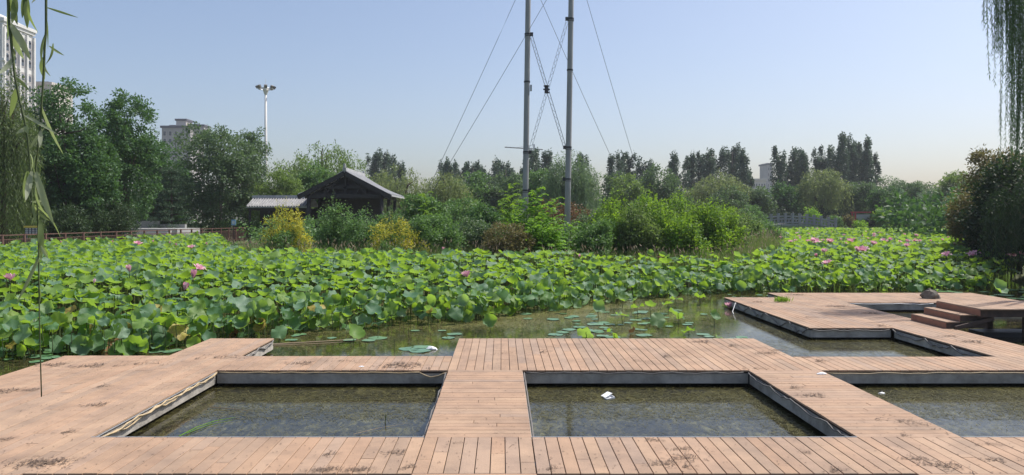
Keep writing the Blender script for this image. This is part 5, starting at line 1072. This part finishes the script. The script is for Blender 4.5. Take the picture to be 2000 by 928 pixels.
# compound-leaved saplings
def ailanthus(label, px, py, Y, seed, m='L_lime', w_=80, nst=3):
    g = np.random.default_rng(seed); H = Z(py, Y)-GI; t = thing('sapling', label, 'sapling', (X(px, Y), Y, GI)); parts = []; mb = MB(); Wd = w_/FP*Y
    for s in range(nst):
        b = np.array([g.normal()*.25*Wd, g.normal()*.2, 0]); h = H*(1 if s == 0 else g.uniform(.6, .92)); mb.tube([(b[0], b[1], -.1), (b[0], b[1], h*.9)], [.035, .012], 5)
        for k in range(30):
            z = h*(.12+.86*(k/29)); a = k*2.4+g.normal()*.2; ln = Wd*.46*(1.05-.5*k/29)*g.uniform(.8, 1.15); m_ = 13; u = np.linspace(.12, 1, m_)
            rise = .35+.9*k/29; r = ln*u; zz = z+rise*ln*(u-.75*u*u); c = np.column_stack([b[0]+np.cos(a)*r, b[1]+np.sin(a)*r, zz])
            for sd_ in (-1, 1):
                D = np.column_stack([np.full(m_, -math.sin(a)*sd_+.35*math.cos(a)), np.full(m_, math.cos(a)*sd_+.35*math.sin(a)), np.full(m_, -.25)])+g.normal(size=(m_, 3))*.16
                parts.append(cards(c, D, np.tile([0, 0, 1.], (m_, 1))+g.normal(size=(m_, 3))*.35, ln*.30*(1.1-.6*u), .075, np.clip(k/30*.6+g.uniform(0, .35, m_), 0, .99)))
    leaf_obj('foliage', parts, M[m], t); mb.build('stem', M['stalk'], t)
ailanthus('tallest feather leaved sapling in front of the left pole', 1035, 374, 31, 301, w_=95, nst=6); ailanthus('feather leaved sapling just left of the right pole', 1080, 392, 30, 302, w_=85, nst=5); ailanthus('feather leaved sapling behind the reddish bush', 1010, 385, 33, 303, 'L_bright', 75, 4)
ailanthus('lower feather leaved sapling right of the reddish bush', 1065, 430, 28.8, 304, 'L_lime', 90, 6); ailanthus('feather leaved sapling rising left of the poles', 965, 362, 40, 305, 'L_bright', 80, 3); ailanthus('feather leaved sapling by the pavilion right eave', 848, 378, 36, 306, 'L_bright', 70, 2)
# thicket filling the island between the named shrubs
g2 = np.random.default_rng(88); n_ = 900; Pc = np.column_stack([g2.uniform(-16, 17, n_), g2.uniform(36, 62, n_), g2.uniform(.4, 2.3, n_)]); dd, ii = seg_dist(Pc[:, 0], Pc[:, 1], POND); Pc = Pc[(~ii) & (dd > .8) & ~((np.abs(Pc[:, 0]+11.6) < 4.2) & (Pc[:, 1] > 53))]
tag(leaf_obj('thicket', [clumps(Pc, .55, 36, .17, .10, g2)], M['L_shrub']), 'tangled green undergrowth between the island shrubs', 'undergrowth', kind='stuff')
# grass with pale seed heads along the island edge, reeds before the bridge
def grass(name, label, line, n, h, m, seed, depth=1.2, seed_m=None, z=.1, wd=.014):
    g = np.random.default_rng(seed); line = np.array(line, float); seg = np.linalg.norm(np.diff(line, axis=0), axis=1); cum = np.r_[0, np.cumsum(seg)]; s = g.uniform(0, cum[-1], n); i = np.clip(np.searchsorted(cum, s)-1, 0, len(seg)-1)
    f = ((s-cum[i])/seg[i])[:, None]; q = line[i]*(1-f)+line[i+1]*f; q = q+g.uniform(0, depth, (n, 1))*np.array([0, 1.])+g.normal(size=(n, 2))*.1
    hh = h*g.uniform(.5, 1.15, n); Pp = np.column_stack([q, np.full(n, z)]); D = np.column_stack([g.normal(size=(n, 2))*.28, np.ones(n)]); a = cards(Pp, D, g.normal(size=(n, 3)), hh, wd, g.uniform(0, .99, n), .03)
    o = tag(leaf_obj(name, [a], M[m]), label, 'grass', kind='stuff')
    if seed_m:
        k = g.uniform(size=n) < .10; tip = Pp[k]+nrm(D[k])*hh[k][:, None]; b = cards(tip-[0, 0, .03], D[k]+g.normal(size=(k.sum(), 3))*.3, g.normal(size=(k.sum(), 3)), .17, .03, g.uniform(0, .99, k.sum()))
        tag(leaf_obj('seed_heads', [b], M[seed_m]), 'pale seed heads on the '+label, 'seed heads', kind='stuff')
grass('edge_grass', 'tall grass along the left island shore', [(-11.5, 31.5), (-9.4, 28.3), (-4, 27.1), (-.5, 26.8)], 9000, 1.35, 'L_grass', 401, seed_m='L_seed'); grass('edge_grass', 'tall grass along the middle island shore', [(-.5, 26.8), (4, 27), (8, 27.8), (11, 30)], 6500, 1.15, 'L_grass', 402, seed_m='L_seed')
grass('edge_grass', 'tall grass at the right tip of the island', [(10.2, 30), (11.4, 31), (13.6, 37), (15, 42)], 6500, 1.55, 'L_grass', 403, 2.2, 'L_seed'); grass('reeds', 'green reeds in front of the stone bridge', [(32, 91.5), (41, 94)], 12000, 1.5, 'L_reed', 404, 2.5, wd=.03)
# ------------------------------------------------------------------ right bank
def spray_tree(label, x, y, top, w_, m, seed, n=330, group=None, **k): return broad_tree('broadleaf_tree', label, x, y, .4, top, w_, .5, m, n=n, seed=seed, **k)
spray_tree('reddish tipped bushy tree on the right bank beside the lotus', X(1915, 31), 31, Z(372, 31), 2.6, 'L_red', 501, n=300, per=50, L=.14, W=.06, rc=.34, up=.6)
spray_tree('taller orange tipped tree behind the reddish bush on the right', X(1975, 33), 33.5, Z(292, 33.5), 3.6, 'L_red', 502, n=380, per=46, L=.15, W=.07, rc=.4, up=.6)
spray_tree('dark green tree at the right frame edge over the lotus', X(2010, 28), 28.5, Z(300, 28.5), 3.6, 'L_dark', 503, n=420, per=50, L=.14, W=.08, rc=.42)
spray_tree('dark low shrub at the foot of the right bank trees', X(1950, 29), 29, Z(415, 29), 2.6, 'L_dark', 504, n=220, per=50, L=.12, W=.07, rc=.3)
spray_tree('shady tree beyond the right frame edge casting shade on the far deck', 21.4, 24.5, 8.0, 5.2, 'L_dark', 505, n=460, per=50, L=.16, W=.09, rc=.5)
def strand(parts, mb, p0, ln, g, L, W, step, sway=.1, dens=2, curve=None, r=.004):
    n = int(ln/step); pts = []; q = np.array(p0, float); ph = g.uniform(0, 6.28); amp = g.uniform(.3, 1)*sway
    for i in range(n+1):
        t = i/n; pts.append(q+np.array([math.sin(ph+t*3)*amp*t, math.cos(ph+t*2.3)*amp*t, -ln*t]))
    pts = np.array(pts); k = len(pts)
    for d in range(dens):
        a = g.uniform(0, 6.28, k); D = np.column_stack([np.cos(a)*.55, np.sin(a)*.55, -np.ones(k)*g.uniform(.6, 1.4, k)]); parts.append(cards(pts, D, g.normal(size=(k, 3)), L*g.uniform(.6, 1.2, k), W, np.clip(g.uniform(0, .4)+g.uniform(0, .6, k), 0, .99), .04))
    mb.tube(pts[::max(1, k//8)], r, 4)
# weeping willow whose strands hang into the right side of the frame
wl = thing('willow_tree', 'dark weeping willow strands hanging down at the top right corner', 'willow', (20.5, 19.5, .5)); g2 = np.random.default_rng(601); mb = MB()
mb.tube([(0, 0, -.3), (-.2, .1, 2.5), (-.6, .3, 5), (-2.4, .5, 8.6)], [.38, .30, .24, .12], 10)
lim = []
for k in range(16):
    a = g2.uniform(0, 6.28); e = Vector((math.cos(a)*3.8-3.4, math.sin(a)*2.6+.2, g2.uniform(9.0, 10.2))); mb.tube([(-2.0, .45, 8.0), Vector((e.x*.6-.8, e.y*.5, 8.9)), e], [.11, .07, .03], 6); lim.append(e)
mb.build('trunk', M['bark'], wl, True); parts = []; ms = MB()
Yw = 19.5
def wstr(px, py, n, spread, yj=.6, ln0=None):
    for k in range(n):
        xx = X(px+g2.normal()*spread, Yw)-20.5; yy = g2.normal()*yj; zb_ = Z(py+g2.uniform(-60, 20)*(n > 1), Yw)-.5; zt_ = 9.4+g2.uniform(-.3, .4); strand(parts, ms, (xx, yy, zt_), max(.5, zt_-zb_), g2, .12, .016, .05, .10, 2)
wstr(1934, 36, 1, 1); wstr(1955, 70, 8, 5, .3); wstr(1964, 95, 16, 7, .4); wstr(1972, 130, 10, 5, .4); wstr(1944, 130, 2, 2, .2); wstr(1956, 160, 3, 3, .2); wstr(1968, 165, 3, 3, .2); wstr(1992, 240, 16, 4, .35); wstr(1976, 270, 2, 2, .1); wstr(1984, 310, 7, 2, .2); wstr(1999, 300, 14, 4, .4); wstr(2012, 320, 16, 5, .5); wstr(2040, 300, 16, 10, .7)
leaf_obj('foliage', parts, M['L_broad'], wl); ms.build('twigs', M['stalk'], wl)
willow('willow_tree', 'shaded willow drooping in front of the right bank trees', X(2015, 26), 26, .4, Z(318, 26), 3.4, 'L_dark', n=420, L=.15, W=.028, step=.06, lenf=(.35, .85), seed=602, bottom=.4, spread=.05)
# ------------------------------------------------------------------ near willow twigs at the upper left
nw = thing('willow_tree', 'close willow twigs with long narrow leaves dangling at the upper left', 'willow', (-4.6, .2, .3)); mb = MB(); YN = 2.5
mb.tube([(0, 0, -.3), (.1, .05, 1.8), (.5, .4, 3.6), (1.4, 1.2, 4.7), (2.4, 1.9, 4.9), (3.1, 2.4, 4.75), (3.45, 2.6, 4.6)], [.26, .22, .18, .10, .05, .022, .008], 10); mb.build('trunk', M['bark'], nw, True)
def nrel(px, py, Y=YN): return Vector((X(px, Y)+4.6, Y-.2, Z(py, Y)-.3))
def long_leaf(mb, p, q, w_, v, nrmv=None, curl=.12):
    p, q = Vector(p), Vector(q); d = q-p; L_ = d.length; dn = d.normalized(); up = Vector(nrmv or (0, -1, .3)).normalized(); sd_ = dn.cross(up).normalized(); up = sd_.cross(dn); b = len(mb.V); n_ = 8
    for i in range(n_+1):
        t = i/n_; wv = 1.0*w_*math.sin(math.pi*min(1, t*.9+.08))**.8*(1-.25*t); c = p+d*t+up*(math.sin(t*math.pi)*L_*curl)
        mb.V += [tuple(c-sd_*wv/2+up*wv*.12), tuple(c), tuple(c+sd_*wv/2+up*wv*.12)]; mb.a += [v]*3
    for i in range(n_):
        for j in range(2): mb.F.append((b+i*3+j, b+i*3+j+1, b+i*3+j+4, b+i*3+j+3))
sup = Vector((3.1, 2.4, 4.75))
def twig(name, pix, leaves, r=.0035, Y=YN):
    pts = [nrel(px, py, Y) for px, py in pix]; first = pts[0]; mb = MB(); tp = Vector((max(first.x-.5, 2.4), 2.3, 4.85))
    mb.tube([tp, tp.lerp(first, .3)+Vector((0, 0, .12)), tp.lerp(first, .7)+Vector((0, 0, .08))]+pts, [r*1.6, r*1.4, r*1.2]+[r*(1-.6*i/len(pts)) for i in range(len(pts))], 6); t_ = mb.build(name, M['stalk'], nw, True)
    ml = MB()
    for (x0, y0, x1, y1, w_, v) in leaves: dy = rnd.uniform(-.05, .05); a = nrel(x0, y0, Y); b = nrel(x1, y1, Y); b.y += dy; long_leaf(ml, a, b, w_/FP*Y, v, (rnd.uniform(-.8, .8), -1, rnd.uniform(-.2, .5)), rnd.uniform(-.12, .12))
    l = ml.build('leaves', M['L_near'], t_, True); return t_
twig('twig', [(14, -60), (16, 0), (18, 45), (24, 100), (29, 150), (38, 195), (48, 235), (54, 270), (57, 300), (60, 345), (62, 395), (64, 425)],
     [(16, 10, 0, 72, 15, .1), (18, -5, 34, 48, 17, .15), (30, -8, 33, 50, 14, .1), (48, -10, 60, 58, 11, .15), (50, -12, 40, 50, 14, .3), (20, 46, 44, 112, 16, .9), (22, 60, 30, 110, 14, .95), (26, 95, 12, 112, 9, .9), (30, 110, 12, 150, 11, .95), (30, 150, 62, 178, 7, .3),
      (34, 170, 6, 225, 13, .1), (48, 225, 115, 262, 7, .9), (50, 245, 62, 262, 13, .6), (52, 250, 38, 262, 8, .95), (56, 295, 47, 330, 10, .9), (60, 290, 72, 245, 13, .5), (54, 335, 33, 395, 11, .5), (56, 335, 44, 395, 12, .4), (62, 335, 64, 392, 13, .95), (68, 330, 105, 440, 14, .8), (70, 350, 90, 425, 10, .7),
      (63, 392, 52, 440, 9, .5), (63, 392, 73, 435, 8, .55), (65, 400, 58, 430, 8, .6), (64, 408, 84, 432, 6, .6), (62, 395, 78, 390, 6, .6), (68, 400, 105, 464, 6, .5)], .005)
twig('twig', [(92, -60), (90, 0), (90, 60), (87, 95), (86, 130), (83, 180), (80, 220), (78, 255), (74, 290), (70, 330), (73, 400), (75, 470), (76, 540), (77, 620), (79, 700), (81, 775)],
     [(90, -12, 78, 14, 8, .8), (92, 15, 145, 31, 5, .3), (92, 38, 106, 100, 5, .2), (88, 68, 98, 130, 12, .1), (104, 85, 98, 130, 9, .1), (96, 90, 116, 105, 6, .2), (84, 112, 77, 152, 13, .2), (88, 128, 108, 152, 5, .7), (80, 205, 116, 300, 11, .9), (80, 255, 88, 290, 9, .9), (76, 290, 70, 350, 8, .5), (74, 470, 80, 500, 7, .2),
      (80, 495, 45, 590, 13, .55), (78, 430, 72, 510, 12, .35), (80, 480, 100, 505, 7, .9), (76, 560, 80, 590, 4, .4)], .0042)
twig('twig', [(46, -60), (50, -14), (52, 4)], [(52, 0, 62, 55, 9, .2), (50, -14, 40, 34, 12, .3)], .003)
# ------------------------------------------------------------------ air
hz_ = MB(); hz_.box(-460, 460, -40, 470, -1.8, 72); M['haze'] = bpy.data.materials.new('haze'); M['haze'].use_nodes = True; N = M['haze'].node_tree; N.nodes.clear(); out = N.nodes.new('ShaderNodeOutputMaterial'); pvn = N.nodes.new('ShaderNodeVolumePrincipled')
pvn.inputs['Color'].default_value = (.88, .92, 1, 1); pvn.inputs['Density'].default_value = .00038; pvn.inputs['Anisotropy'].default_value = .3; N.links.new(pvn.outputs[0], out.inputs['Volume']); tag(hz_.build('haze', M['haze']), 'thin pale summer haze over the whole pond', 'haze', kind='stuff')
